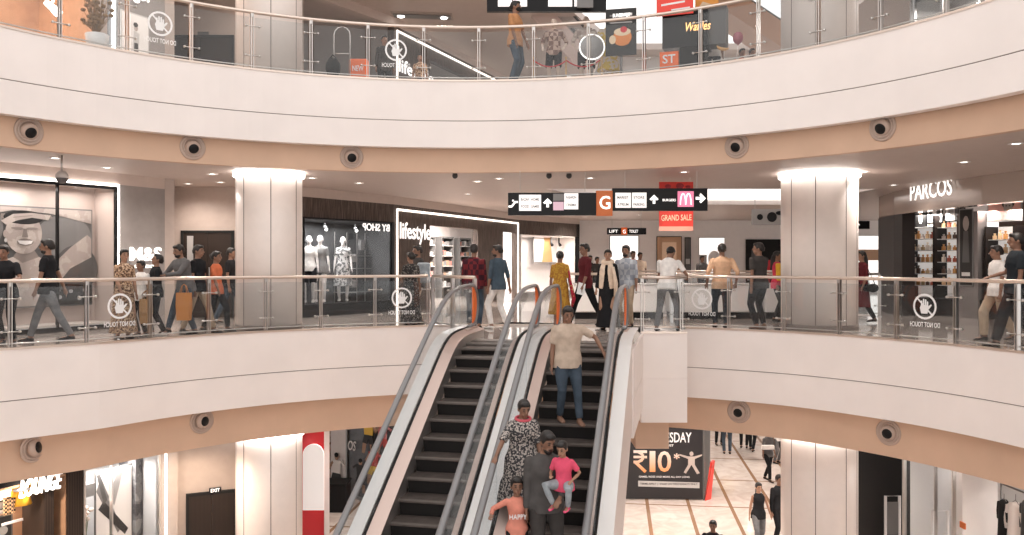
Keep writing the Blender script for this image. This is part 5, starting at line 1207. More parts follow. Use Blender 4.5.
gate(892.5, 17.0, 496, 'white anti theft gate before the black panel wall'); gate(940, 15.8, 511, 'thin steel anti theft gate before the glass front', False)
DRW = mat('dress_white', (.80, .74, .70), .8); BRC = pattern('brown_print_cloth', (.10, .04, .02), (.40, .22, .12), 18, 'noise', .5, .8, c3=(.6, .45, .3))
t = thing('clothes_rack', 'steel clothes rack in the white ground floor shop at the far right', 'rack', GD.pt(.9, GZ, -.5))
m = MB()
for a in (GD.u(976), GD.u(1060)): m.tube([GD.pt(a, GZ, -.5), GD.pt(a, GD.z(1000, 494), -.5)], .02, 8)
for yy in (494, 489): m.tube([GD.pt(GD.u(976), GD.z(1000, yy), -.5), GD.pt(GD.u(1060), GD.z(1000, yy), -.5)], .018, 8)
m.build('frame', STEELD, t)
for x, y, w_, h_, mm, lb in ((990, 503, .42, 1.1, DRW, 'long white dress hanging in the ground floor shop'), (1006, 500, .3, 1.0, BRC, 'brown patterned dress on the rack'), (1012, 500, .28, .9, BRC, 'second brown patterned dress right of the first'),
                         (979, 500, .22, .8, BLACKM, 'black top hanging left of the white dress'), (1001, 500, .22, 1.1, GREYS[1], 'dark garment between the white and brown dresses'), (1019, 499, .26, .7, DRW, 'pale top at the right edge of the rack'), (1026, 499, .3, 1.0, GREYS[2], 'grey garment at the right edge of the view')):
    garment_at(GD, x, y, w_, h_, -.5, mm, lb)
for k in range(5):
    m = MB(); a = GD.u(975+k*12); GD.box(m, a, a+.28, GD.z(1000, 470-k*0), GD.z(1000, 466), -.9, -.6); tag(m.build('light_fixture', STEELD), 'dark slat of the ceiling track above the clothes rack', 'light fixture', 'ceiling track slats')
# ground back walls
GBW = Wall((2.5, 42), (22, 42)); mb = MB(); GBW.box(mb, -14, GBW.L, GZ, C1, -.2, 0); struct(mb.build('wall_back', WALLW))

m = MB(); m.box(3.5, 9.2, 27.46, 27.52, C0+.15, Z1-.35); tag(m.build('added_fascia_glow', mat('fascia_glow_white', (1, .96, .93), .4, e=1.1)), 'added glowing sheet standing in for bright light on the rear void fascia', 'added glow')  # added emissive sheet, imitates bright light falling on the white fascia
# ---------------------------------------------------------------- people
SK = {'d': mat('skin_brown', (.24, .125, .08), .55), 'm': mat('skin_tan', (.36, .20, .13), .55), 'w': mat('mannequin_white', (.78, .74, .72), .35), 'g': mat('mannequin_skin', (.60, .48, .40), .4)}
HAIR = mat('hair_black', (.012, .009, .008), .5, noise=.5, scale=60, bump=.3)
EYEM = mat('eye_dark', (.02, .015, .012), .3); LIP = mat('lip', (.22, .08, .06), .5)
def ik(a, b, l1, l2, pole):
    d = b-a; L = min(d.length, (l1+l2)*.998); dn = d.normalized(); b = a+dn*L
    x = (l1*l1-l2*l2+L*L)/(2*L); h = math.sqrt(max(0, l1*l1-x*x)); pole = pole-dn*pole.dot(dn)
    if pole.length < 1e-4: pole = dn.orthogonal()
    return a+dn*x+pole.normalized()*h, b
def ringe(c, rx, ry, R, n=16, wob=0, ph=0):
    return [c+R @ Vector((math.cos(2*PI*k/n)*rx*(1+wob*math.sin(6*PI*2*k/n/2+ph)), math.sin(2*PI*k/n)*ry*(1+wob*math.sin(6*PI*2*k/n/2+ph)), 0)) for k in range(n)]
def person(label, loc, yaw=0, h=1.7, skin='d', top='tee', topm=None, bot='trousers', botm=None, hair='short', hairm=None, shoem=None,
           fa=(-.10, 0, 0), fb=(.10, 0, 0), ha=(-.24, -.06, .80), hb=(.24, -.06, .80), lean=0, side=0, look=0, nod=0, hip=(0, 0), hem=.12, vox=.012,
           female=False, face=True, beard=False, fat=1.0, name='person', cat='person', extra=None, scarf=None, sit=None, polea=None, poleb=None, kneea=None, kneeb=None, grp=None, child=False, mask=False):
    k = h/1.7
    t = thing(name, label, cat, loc, math.radians(yaw), grp, world=False)
    V = Vector; T = math.radians
    sc = Matrix.Scale(k, 4)
    pz = .93 if sit is None else sit
    pel = V((hip[0], hip[1], pz)); Rt = Matrix.Rotation(T(side), 3, 'Y') @ Matrix.Rotation(T(lean), 3, 'X')
    up = lambda z, y=0, x=0: pel+Rt @ V((x, y, z))
    sw = (.155 if female else .185)*(1 if not child else .88); hw = .095
    f = fat
    m_body = MB(); m_body.smooth = True
    # torso of the body
    if female: prof = [(-.10, .155, .105, 0), (0, .165, .115, .005), (.12, .135, .095, 0), (.22, .125, .09, 0), (.33, .145, .105, -.008), (.42, .15, .095, -.004), (.48, .11, .07, .0), (.52, .055, .055, .005)]
    else: prof = [(-.10, .15, .10, 0), (0, .155, .11, 0), (.12, .145, .10, 0), (.22, .145, .10, 0), (.33, .17, .115, -.005), (.42, .175, .105, 0), (.48, .12, .075, .0), (.52, .06, .058, .005)]
    prof = [(z, rx*f*(.9 if child else 1), ry*f, y) for z, rx, ry, y in prof]
    m_body.loft([ringe(up(z, y), rx, ry, Rt) for z, rx, ry, y in prof])
    neck = up(.50, .0); hc = up(.655, -.025)
    Rh = Rt @ Matrix.Rotation(T(look), 3, 'Z') @ Matrix.Rotation(T(nod), 3, 'X')
    hs = 1.0 if not child else 1.28
    hc = up(.53)+Rh @ V((0, -.018, .128*hs))
    m_body.tube([up(.47), hc+Rh @ V((0, .02, -.05*hs))], [.056, .05*hs**.5], 12)
    H4 = Rh.to_4x4(); hv = lambda x, y, z: hc+Rh @ V((x*hs, y*hs, z*hs))
    m_body.ell(hv(0, .005, .02), .076*hs, .095*hs, .10*hs, 18, 12, H4)
    m_body.ell(hv(0, -.015, -.045), .056*hs, .070*hs, .072*hs, 16, 10, H4)
    m_body.ell(hv(0, -.055, -.095), .026*hs, .022*hs, .02*hs, 10, 7, H4)
    m_body.tube([hv(0, -.088, .018), hv(0, -.112, -.022), hv(0, -.092, -.034)], [.010*hs, .017*hs, .012*hs], 8)
    for s_ in (-1, 1):
        m_body.ell(hv(s_*.078, .012, -.005), .012*hs, .020*hs, .032*hs, 8, 6, H4)
        m_body.ell(hv(s_*.026, -.078, -.058), .02*hs, .018*hs, .01*hs, 8, 6, H4)
    # legs
    legs = []
    for s_, ft, kp in ((-1, fa, kneea), (1, fb, kneeb)):
        hp = up(-.03, 0, s_*hw); an = V((ft[0], ft[1]+.03, ft[2]+.085))
        kn, an = ik(hp, an, .43, .43, V(kp) if kp else V((s_*.12, -1, .1)))
        legs.append((hp, kn, an, ft))
        m_body.tube([hp+V((0, 0, .03)), hp.lerp(kn, .35), kn, kn.lerp(an, .35), an], [.082*f, .075*f, .052, .052, .036], 12)
        m_body.ell(an+V((0, .01, -.02)), .036, .05, .045)
        tip = an+V((0, -.16, -.06)); m_body.tube([an+V((0, .02, -.045)), an+V((0, -.06, -.05)), tip], [.036, .042, .030], 10, flat=(1, .8))
    arms = []
    al, fl = (.285, .255) if not female else (.265, .24)
    for s_, hd, pp in ((-1, ha, polea), (1, hb, poleb)):
        sh = up(.445, .0, s_*sw); el, wr = ik(sh, V(hd), al, fl, V(pp) if pp else V((s_*.5, .9, -.3)))
        arms.append((sh, el, wr))
        r0 = .044*f if not female else .038*f
        m_body.tube([sh, sh.lerp(el, .4), el, el.lerp(wr, .35), wr], [r0*.86, r0*.9, .034, .035, .024], 10)
        m_body.ell(sh+V((0, 0, -.008)), r0*.85, r0*.85, r0*.85)
        # hand: palm, four unequal bent fingers and a thumb
        d = (wr-el).normalized(); 
        nrm = d.cross(V((s_, .3, 0))); nrm = nrm.normalized() if nrm.length > .05 else V((0, 0, 1)); side_ = nrm.cross(d).normalized()
        pb = wr+d*.045; m_body.tube([wr, pb, wr+d*.085], [.023, .030, .030], 10, flat=(1.25, .55))
        sdv = d.cross(V((0, 0, 1))); sdv = sdv.normalized() if sdv.length > .2 else V((0, 1, 0)); nv = sdv.cross(d).normalized()
        for q, (o_, L_) in enumerate(((-.030, .066), (-.010, .078), (.010, .073), (.029, .058))):
            b0 = wr+d*.075+sdv*o_; b1 = b0+d*L_*.55+nv*-.006+sdv*o_*.12; b2 = b1+(d*.8-nv*.55*(1 if nv.z > 0 else -1)).normalized()*L_*.5
            m_body.tube([b0, b1, b2], [.0085, .008, .0065], 6)
        th = wr+d*.03-sdv*.026; m_body.tube([th, th+d*.03-sdv*.02, th+d*.055-sdv*.022], [.011, .009, .0075], 6)
    def fin(mb, nm, mm, vx=None, par=t, smooth=2):
        mb.v = [tuple(V(v)*k) for v in mb.v]; mb.sm = [True]*len(mb.sm)
        o = mb.build(nm, mm, None); o.parent = par
        if vx:
            md = o.modifiers.new('join', 'REMESH'); md.mode = 'VOXEL'; md.voxel_size = vx*k; md.use_smooth_shade = True
            sm_ = o.modifiers.new('soften', 'SMOOTH'); sm_.factor = .5; sm_.iterations = smooth
        return o
    fin(m_body, 'body', SK[skin], vox)
    if top:
        g = MB(); ad = .014 if top != 'loose' else .03
        if bot == 'dress':
            lo = [(z, rx+.02, ry+.02, y) for z, rx, ry, y in prof if z >= .1]
            rings = [ringe(V((0, hip[1]*.6, hem)), .27*f, .22*f, Matrix.Identity(3), 24, .04), ringe(V((0, hip[1]*.8, hem+.25)), .235*f, .19*f, Matrix.Identity(3), 24, .03),
                     ringe(pel+V((0, 0, -.25)), .205*f, .165*f, Matrix.Identity(3), 24, .015), ringe(pel, .19*f, .15*f, Rt, 24)]
            rings += [ringe(up(z, y), rx, ry, Rt, 24) for z, rx, ry, y in lo]; g.loft(rings)
        else:
            zb = -.13 if top != 'kurta' else -.55
            lo = [(zb, .172*f+.03, .125*f+.03, 0)]+[(z, max(rx+ad, .172*f+.024) if z <= .02 else rx+ad, max(ry+ad, .125*f+.026) if z <= .02 else ry+ad, y) for z, rx, ry, y in prof if z > zb+.02]
            if top == 'kurta': lo = [(-.55, .23*f, .18*f, 0), (-.3, .205*f, .16*f, 0)]+[(z, rx+ad, ry+ad, y) for z, rx, ry, y in prof]
            g.loft([ringe(up(z, y), rx, ry, Rt, 20, .03 if z < 0 else 0) for z, rx, ry, y in lo])
        slv = {'tee': .75, 'loose': .8, 'kurta': 1.0, 'long': 2.0, 'tank': 0, 'half': 1.3}.get(top, .75)
        for sh, el, wr in arms:
            if slv:
                r0 = .053*f if not female else .047*f
                if slv <= 1: g.tube([sh+V((0, 0, .005)), sh.lerp(el, slv*.5), sh.lerp(el, slv)], [r0*1.05, r0*1.03, r0*1.0], 12)
                else: g.tube([sh, sh.lerp(el, .5), el, el.lerp(wr, min(1, slv-1)*.5), el.lerp(wr, min(.96, slv-1))], [r0*1.05, r0*.98, .047, .043, .036], 12)
                g.ell(sh+V((0, 0, -.006)), r0, r0, r0)
        fin(g, {'tee': 't_shirt', 'long': 'shirt', 'kurta': 'kurta', 'tank': 'tank_top', 'loose': 'shirt', 'half': 'shirt'}.get(top, 'shirt') if bot != 'dress' else 'dress', topm, .016, smooth=3)
        if top == 'loose' or top == 'long':
            c = MB(); c.tube([up(.505)+Rt @ V((.058*math.cos(a), .05*math.sin(a)-.008, .008*math.sin(a))) for a in [k2*PI/8 for k2 in range(17)]], .014, 6, caps=False); fin(c, 'collar', topm)
    if bot in ('trousers', 'loose_trousers', 'shorts') :
        g = MB(); g.loft([ringe(up(z), rx, ry, Rt) for z, rx, ry in ((.07, .155*f, .118*f), (0, .172*f, .125*f), (-.08, .172*f, .125*f), (-.13, .14*f, .10*f))])
        lw = 1.0 if bot == 'trousers' else 1.3
        for hp, kn, an, ft in legs:
            if bot == 'shorts': g.tube([hp, hp.lerp(kn, .5), hp.lerp(kn, .95)], [.10*f, .095*f, .09*f], 14)
            else: g.tube([hp+V((0, 0, .02)), hp.lerp(kn, .4), kn, kn.lerp(an, .4), an+V((0, 0, .01))], [.098*f, .09*f, .068*lw, .063*lw, .052*lw], 14)
        fin(g, bot if bot != 'loose_trousers' else 'trousers', botm, .015, smooth=3)
    for s_, (hp, kn, an, ft) in zip((-1, 1), legs):
        g = MB(); rings = []
        for y, w_, z0, z1 in ((.055, .028, 0, .06), (.03, .04, 0, .085), (-.03, .04, 0, .08), (-.09, .046, 0, .055), (-.15, .042, 0, .042), (-.185, .022, 0, .03)):
            r = []
            for q in range(12):
                a = 2*PI*q/12; zz = (z0+z1)/2+math.sin(a)*(z1-z0)/2; r.append(V((an.x+math.cos(a)*w_, an.y+y, an.z-.085+max(.002, zz))))
            rings.append(r)
        g.loft(rings); so = fin(g, 'shoe', shoem or BLACKM)
    # hair
    hm = hairm or HAIR; g = MB()
    if hair in ('short', 'bun', 'long', 'tail'):
        g.ell(hv(0, .022, .038), .088*hs, .098*hs, .098*hs, 20, 12, H4)
        g.ell(hv(0, -.045, .088), .068*hs, .050*hs, .035*hs, 14, 8, H4)
        g.tube([hv(0, .075, .02), hv(0, .085, -.05)], [.065*hs, .045*hs], 12)
        for s_ in (-1, 1): g.tube([hv(s_*.072, -.005, .05), hv(s_*.075, -.01, -.0)], [.018*hs, .010*hs], 8)
        if hair == 'long':
            g.tube([hv(0, .06, .0), hv(0, .095, -.12), hv(0, .11, -.26), hv(0, .10, -.36)], [.085, .085, .075, .03], 12, flat=(1, .55))
        if hair == 'bun': g.ell(hv(0, .125, .03), .045, .04, .045)
        if hair == 'tail': g.tube([hv(0, .10, .04), hv(0, .15, -.02), hv(0, .13, -.2), hv(0, .12, -.3)], [.035, .04, .03, .012], 10)
        fin(g, 'hair', hm, .012 if hair != 'x' else None)
    if scarf:
        g = MB(); 
        g.tube([up(.5)+Rt @ V((.10*math.cos(a), .085*math.sin(a)-.015, .02+.02*math.sin(a))) for a in [k2*PI/8 for k2 in range(17)]], .045 if extra != 'thin' else .020, 10, caps=False)
        for s_ in ((-1, 1) if extra != 'thin' else ()):
            g.tube([up(.5, -.08, s_*.07), up(.38, -.135, s_*.09), up(.2, -.14, s_*.10), up(-.05, -.15, s_*.12)], [.045, .06, .06, .05], 10, flat=(1.2, .35))
        fin(g, 'scarf' if extra != 'thin' else 'neckline', scarf, .016 if extra != 'thin' else .009)
    if face:
        for s_ in (-1, 1):
            g = MB(); g.ell(hv(s_*.031, -.084, .012), .014*hs, .008*hs, .0075*hs, 10, 6, H4); fin(g, 'eye', EYEM)
            g = MB(); g.tube([hv(s_*.014, -.092, .032), hv(s_*.032, -.090, .037), hv(s_*.05, -.078, .031)], [.004*hs, .005*hs, .003*hs], 6); fin(g, 'eyebrow', HAIR)
        g = MB(); g.ell(hv(0, -.0835, -.058), .023*hs, .009*hs, .007*hs, 10, 6, H4); fin(g, 'mouth', LIP)
    if beard:
        g = MB(); g.ell(hv(0, -.030, -.082), .054*hs, .062*hs, .045*hs, 14, 9, H4); g.tube([hv(-.03, -.088, -.05), hv(0, -.098, -.044), hv(.03, -.088, -.05)], .006, 6); fin(g, 'beard', HAIR)
    if mask:
        g = MB(); g.ell(hv(0, -.04, -.045), .060*hs, .072*hs, .056*hs, 14, 9, H4); fin(g, 'face_mask', BLACKM)
    t['_k'] = k
    return t, dict(hand_a=arms[0][2]*k, hand_b=arms[1][2]*k, up=up, k=k)
def C_(n, c, **kw): return mat('fabric_'+n, c, .85, spec=.12, noise=kw.pop('noise', .12), scale=kw.pop('scale', 12), **kw)
cBK = C_('black', (.018, .018, .02)); cJN = C_('blue_jeans', (.055, .075, .10), noise=.3, scale=5); cGJ = C_('grey_jeans', (.16, .16, .165), noise=.25); cDJ = C_('dark_jeans', (.03, .035, .045))
cWH = C_('white', (.78, .75, .72)); cBG = C_('beige', (.50, .40, .32)); cPE = C_('peach', (.66, .42, .27)); cMR = pattern('maroon_check', (.16, .02, .025), (.05, .012, .02), 9, 'check', .5, .85)
cMN = C_('maroon', (.10, .018, .022)); cNV = C_('slate_blue', (.06, .085, .11)); cMU = pattern('mustard_print', (.46, .26, .04), (.34, .16, .03), 25, 'noise', .5, .85); cDG = C_('dark_grey', (.055, .05, .048)); cGR = C_('mid_grey', (.13, .125, .125))
cOR = C_('coral', (.62, .17, .08)); cCR = C_('cream', (.70, .56, .44)); cPK = C_('pink', (.75, .10, .18)); cSA = C_('salmon', (.70, .27, .20)); cCH = C_('khaki', (.42, .32, .23)); cLG = pattern('pale_plaid', (.42, .44, .47), (.28, .30, .34), 9, 'check', .5, .85)
cFL = pattern('floral_brown', (.10, .055, .04), (.42, .27, .17), 34, 'noise', .48, .85, c3=(.66, .52, .38)); cBF = pattern('block_print', (.045, .045, .05), (.50, .45, .41), 42, 'noise', .52, .85, c3=(.08, .08, .09))
cDT = pattern('dark_dotted', (.03, .028, .028), (.22, .20, .18), 26, 'noise', .56, .85); cTN = C_('tan_orange', (.50, .25, .12)); cSK = C_('ash_blue', (.33, .37, .40), noise=.2)
FL = lambda x, D, z=0: fx(x, D, z)
SHW = mat('shoe_white', (.7, .68, .65), .6); SHB = mat('shoe_brown', (.22, .12, .08), .6)
BAGO = mat('paper_bag_orange', (.62, .25, .07), .7)
def bag(label, p, w_, d_, h_, m_, hand=.16, nm='shopping_bag', rz=0):
    t = thing(nm, label, 'bag', p, rz, world=False)
    m = MB(); 
    r = [[Vector((x*sx, y*sy, z)) for x, y in ((-w_/2, -d_/2), (w_/2, -d_/2), (w_/2, d_/2), (-w_/2, d_/2))] for z, sx, sy in ((0, .9, .9), (h_*.5, 1, 1.05), (h_, 1, .8))]
    m.loft(r, False); m.build('bag_body', m_, t)
    for s_ in (-1, 1):
        m = MB(); m.tube([Vector((-w_*.25, s_*d_*.35, h_)), Vector((-w_*.15, s_*d_*.1, h_+hand*.8)), Vector((0, 0, h_+hand)), Vector((w_*.15, s_*d_*.1, h_+hand*.8)), Vector((w_*.25, s_*d_*.35, h_))], .006, 5); m.build('handle', m_, t)
    return t
# middle floor, left of the escalators
person('person at the left edge in black, leaning an arm on the handrail', FL(6, 14.2), 10, 1.66, top='tee', topm=cBK, botm=cBK, fa=(-.1, .1, 0), fb=(.14, -.1, 0), ha=(-.1, -.45, 1.08), hb=(.22, -.42, 1.1), lean=8, hair='short')
person('person in black polo shirt and grey jeans walking left before the portrait poster', FL(48, 14.6), -75, 1.76, topm=cBK, botm=cGJ, fa=(-.08, -.32, 0), fb=(.08, .34, .03), ha=(-.24, .2, .86), hb=(.26, -.14, .80), hair='short', shoem=cBK, beard=True)
person('person in a long brown floral dress with long black hair standing at the rail', FL(124, 15.25), 55, 1.60, top='kurta', bot='dress', topm=cFL, female=True, hair='long', skin='m', ha=(-.18, -.2, .92), hb=(.22, -.05, .85), look=-10)
person('child in a white shirt between the floral dress and the man in black', FL(141, 15.9), -20, 1.40, topm=cWH, botm=cBK, hair='short', child=False)
person('person in black with a raised face standing under the white wall letters', FL(156, 15.95), -60, 1.52, top='long', topm=cBK, botm=cBK, fa=(-.1, -.1, 0), fb=(.1, .12, 0), ha=(-.18, -.25, 1.0), hb=(.2, -.2, .95), nod=-18, shoem=SHW)
person('person in a grey long sleeved shirt and blue jeans leaning on the rail, looking left', FL(181, 16.3), -35, 1.72, top='long', topm=cGR, botm=cJN, fa=(-.05, -.28, 0), fb=(.16, .15, 0), ha=(-.22, -.38, 1.10), hb=(.12, -.42, 1.12), lean=12, hip=(0, .1), beard=True, fat=1.1)
bag('orange paper shopping bag behind the rail below the grey shirted man', FL(184, 16.05, .28), .26, .14, .52, BAGO)
bag('tan paper bag low behind the no touch sticker at the left', FL(146, 15.6, .25), .2, .12, .45, mat('paper_tan', (.45, .26, .12), .7))
person('person in black with pale trousers behind the grey shirted man, looking right', FL(198, 16.6), 80, 1.70, topm=cBK, botm=cCH, fa=(-.08, .25, 0), fb=(.1, -.3, 0), skin='d')
person('person in a coral top and dark trousers walking right towards the left column', FL(216, 16.9), 82, 1.58, topm=cOR, botm=cBK, female=True, hair='bun', fa=(-.08, .22, .02), fb=(.08, -.25, 0), hb=(.22, .1, .82), ha=(-.2, -.16, .86))
person('person in black half hidden by the left column', FL(231, 19.0), 85, 1.68, topm=cBK, botm=cJN, fa=(-.08, .3, .02), fb=(.08, -.2, 0))
# pair by the sticker
person('person in a long dark dotted dress before the wood clad shop front, hair up', FL(411, 18.3), -150, 1.58, top='kurta', bot='dress', topm=cDT, female=True, hair='bun', face=False, hem=.1, hb=(.1, -.3, 1.05), look=20)
person('person with a pale backpack behind the woman in the dotted dress', FL(418, 19.0), -60, 1.74, topm=cDG, botm=cBG, ha=(-.1, -.3, 1.05), beard=True)
t = thing('backpack', 'pale blue grey backpack on the back of the man beside the dotted dress', 'bag', FL(424.5, 18.85, .95)); p = FL(424, 18.72, .92); m = MB(); m.rbox(p.x-.15, p.x+.14, p.y-.1, p.y+.1, p.z, p.z+.45, .06); m.build('pack', cSK, t); m = MB(); m.rbox(p.x-.1, p.x+.1, p.y-.15, p.y-.09, p.z+.05, p.z+.25, .03); m.build('pocket', cSK, t)
person('person in a maroon checked shirt seen from behind at the head of the left escalator', FL(474, 17.7), 172, 1.74, top='long', topm=cMR, botm=cJN, face=False, fa=(-.12, .05, 0), fb=(.1, -.05, 0))
person('person in slate blue shirt and white trousers at the head of the left escalator', FL(498, 17.6), -130, 1.72, top='half', topm=cNV, botm=cWH, beard=True, look=35, fa=(-.13, .1, 0), fb=(.13, -.1, 0), ha=(-.26, .1, .82), shoem=SHW)
person('person in a mustard printed dress with a red scarf seen from behind the right escalator', FL(560, 17.9), 165, 1.60, top='kurta', bot='dress', topm=cMU, female=True, hair='bun', face=False, hem=.30, botm=cBK)
t = thing('hanging_scarf', 'dark red scarf hanging at the side of the mustard dress', 'scarf', FL(570, 17.8, .5)); p = FL(571, 17.75, 0); m = MB(); m.tube([p+Vector((-.05, 0, 1.2)), p+Vector((0, 0, .9)), p+Vector((.06, 0, .62)), p+Vector((.02, 0, .45))], [.03, .06, .09, .05], 10, flat=(1, .5)); m.build('cloth', pattern('red_scarf', (.35, .02, .04), (.5, .3, .1), 20, 'noise', .6, .85), t)
person('person in plain maroon shirt and black trousers walking left behind the right escalator', FL(585, 18.0), -70, 1.76, top='half', topm=cMN, botm=cBK, fa=(-.08, -.34, 0), fb=(.08, .36, .02), ha=(-.2, -.05, .85), hb=(.22, -.15, .86), look=10)
m = MB(); p = FL(581, 17.72, .72); m.prism([(-.1, 0), (.06, -.04), (.1, .2), (-.05, .24)], MPL(p, (1, .2, 0), (0, 0, 1)), .01); tag(m.build('paper_sheet', STICK), 'white folded paper in the hand of the maroon shirted man', 'paper')
person('person in a long black dress and cream scarf at the right escalator head', FL(608, 17.3), -20, 1.62, top='long', bot='dress', topm=cBK, female=True, skin='m', hair='short', scarf=cCR, hem=.06, look=10, hb=(.24, -.05, .82), ha=(-.24, -.08, .85))
t, _ = person('person in a pale plaid shirt with a beard behind the woman with the cream scarf', FL(626, 17.9), -25, 1.72, top='half', topm=cLG, botm=cCH, beard=True, skin='d')
m = MB(); q = FL(613, 17.0, 0); m.tube([q+Vector((0, 0, 1.28)), q+Vector((.06, 0, .95)), q+Vector((.05, 0, .68))], [.07, .10, .09], 12, flat=(1, .4)); tag(m.build('hanging_shawl', cCR), 'cream shawl end hanging over the arm of the woman in black', 'scarf')
# far figures across the rear void
for x, mm, lb, hh in ((590, cBK, 'small far person in black behind the maroon shirted man', 1.6), (597, cDG, 'small far person in dark grey right of the one in black', 1.55), (633, cSA, 'small far person in a salmon shirt across the rear void', 1.75), (640, cCR, 'small far person in a cream shirt across the rear void', 1.7), (702, cGR, 'small far person in grey across the rear void beside the peach shirt', 1.6), (560, cWH, 'small far person in white near the golden dress window', 1.6)):
    person(lb, FL(x, 29.5), 20, hh, topm=mm, botm=cBK, vox=.02, face=False)
person('person in white t-shirt and grey shorts bent over the rail on the white casing', FL(668, 17.05), 158, 1.73, topm=cWH, bot='trousers', botm=cGR, face=False, lean=16, nod=22, hip=(0, .05), ha=(-.3, -.35, 1.05), hb=(.1, -.38, 1.06), look=-15, fa=(-.18, -.1, 0), fb=(.2, .1, 0))
person('person in a peach shirt and dark jeans seen from behind at the rail', FL(722, 17.7), 178, 1.75, top='half', topm=cPE, botm=cDJ, face=False, fat=1.12, ha=(-.29, -.05, .92), hb=(.29, -.05, .92), fa=(-.08, 0, 0), fb=(.1, -.2, 0))
person('person in a dark grey t-shirt holding a phone to his ear at the rail', FL(759, 17.6), -150, 1.77, topm=cDG, botm=cBK, fat=1.12, ha=(-.16, -.20, 1.45), hb=(.26, .05, .84), polea=(-1, -.2, -1), look=40, shoem=SHB, face=True)
person('person with pink and yellow clothes mostly hidden between the phone caller and the right column', FL(777, 19.8), 60, 1.62, top='long', topm=C_('rose_red', (.55, .05, .09)), botm=cBK, female=True, hair='long')
m = MB(); p = FL(780, 19.62, 0); m.rbox(p.x-.10, p.x+.12, p.y-.12, p.y+.1, .95, 1.35, .05); tag(m.build('backpack', C_('yellow', (.7, .42, .05))), 'yellow backpack beside the right column', 'bag')
person('person in a long maroon coat walking left just right of the right column', FL(862, 19.2), -80, 1.62, top='kurta', topm=cMN, botm=cBK, female=True, hair='long', fa=(-.06, -.22, 0), fb=(.06, .25, .03), hb=(.2, -.1, .9))
m = MB(); p = FL(873, 18.9, 0); m.ell(p+Vector((0, 0, .80)), .13, .07, .10); m.tube([p+Vector((-.08, 0, .86)), p+Vector((-.12, 0, 1.25)), p+Vector((.05, 0, .87))], .01, 5); tag(m.build('handbag', BLACKM), 'black handbag at the side of the maroon coat', 'bag')
person('person in a white shirt and khaki trousers walking left before the perfume shop', FL(997, 14.9), -95, 1.66, topm=cWH, bot='loose_trousers', botm=cCH, fa=(-.07, -.22, 0), fb=(.07, .25, .02))
person('large person in a black t-shirt and black trousers at the far right edge', FL(1017, 13.75), -105, 1.84, topm=C_('charcoal', (.025, .03, .035)), bot='loose_trousers', botm=cBK, fa=(-.07, -.3, 0), fb=(.09, .2, .0), fat=1.15, ha=(-.24, -.3, 1.05), beard=False)
# upper floor
person('person in a tan t-shirt and black mask standing at the upper floor rail', FL(515, 17.7, Z1), 62, 1.76, topm=cTN, botm=cJN, mask=True, fa=(-.12, 0, 0), fb=(.1, .05, 0), ha=(-.16, -.12, .80), hb=(.16, -.2, .85), look=10)
person('person in dark clothes half seen behind the upper floor glass near the sticker', FL(384, 19.6, Z1), 30, 1.55, top='long', topm=cDG, botm=cBK, female=True, hair='short', face=False)
person('person in a patterned shawl low behind the upper floor glass right of the sticker', FL(420, 20.5, Z1), 0, 1.35, top='kurta', topm=cFL, botm=cBK, female=True, hair='short', face=False)
for x, lb, mm in ((742, 'small far person in pink behind the upper floor glass', cSA), (752, 'small far person in grey behind the upper floor glass', cGR)):
    person(lb, FL(x, 20.6, Z1), 10, 1.5, topm=mm, botm=cBK, vox=.02, face=False)
person('person in dark trousers behind the pillar of the food kiosk on the upper floor', FL(712, 18.3, Z1), 160, 1.6, topm=cWH, botm=cDJ, vox=.02, face=False)
# mannequins
for x, D, z, yw, lb, tm, bt, bm_ in ((554, 18.0, Z1, -10, 'headed pale mannequin in a plaid shirt and dark shorts on the upper floor, leftmost', pattern('plaid_brown', (.45, .33, .27), (.2, .12, .1), 10, 'check', .5, .85), 'shorts', cBK),
                                   (586, 18.3, Z1, 0, 'pale mannequin in a white patterned shirt and black shorts behind the round sign', pattern('plaid_pale', (.6, .52, .46), (.4, .33, .3), 10, 'check', .5, .85), 'shorts', cBK),
                                   (609, 18.3, Z1, 15, 'pale mannequin in a yellow and cream dress behind the menu board', pattern('yellow_print', (.7, .5, .12), (.7, .6, .5), 9, 'noise', .5, .85), 'dress', cBK)):
    person(lb, FL(x, D, z), yw, 1.62 if x != 554 else 1.48, skin='g', top='half', topm=tm, bot=bt, botm=bm_, hair=None, face=False, name='mannequin', cat='mannequin', vox=.015, hem=.45, ha=(-.26, -.12, .98), hb=(.26, -.12, .98), shoem=SK['g'])
for i, (x, off, tm, bt, hh, lb) in enumerate(((309, -.55, cWH, 'shorts', 1.74, 'white mannequin in a white blouse, leftmost in the black fashion window'), (320, -.75, GREYS[3], 'dress', 1.76, 'white mannequin in a grey and white short dress, second in the black fashion window'),
                                   (343, -.6, pattern('grey_leaf_print', (.55, .54, .53), (.12, .12, .12), 14, 'noise', .5, .85), 'dress', 1.74, 'white mannequin in a long grey leaf print dress in the black fashion window'))):
    q = fx(x, WB.pt(WB.u(x)).y+(.95 if i == 0 else .85), .32); person(lb, q, 10, hh, skin='w', top='tee', topm=tm, bot=bt, botm=cBK, hair=None, face=False, name='mannequin', cat='mannequin', vox=.014, hem=.75 if i == 1 else .4, female=True, shoem=SK['w'])
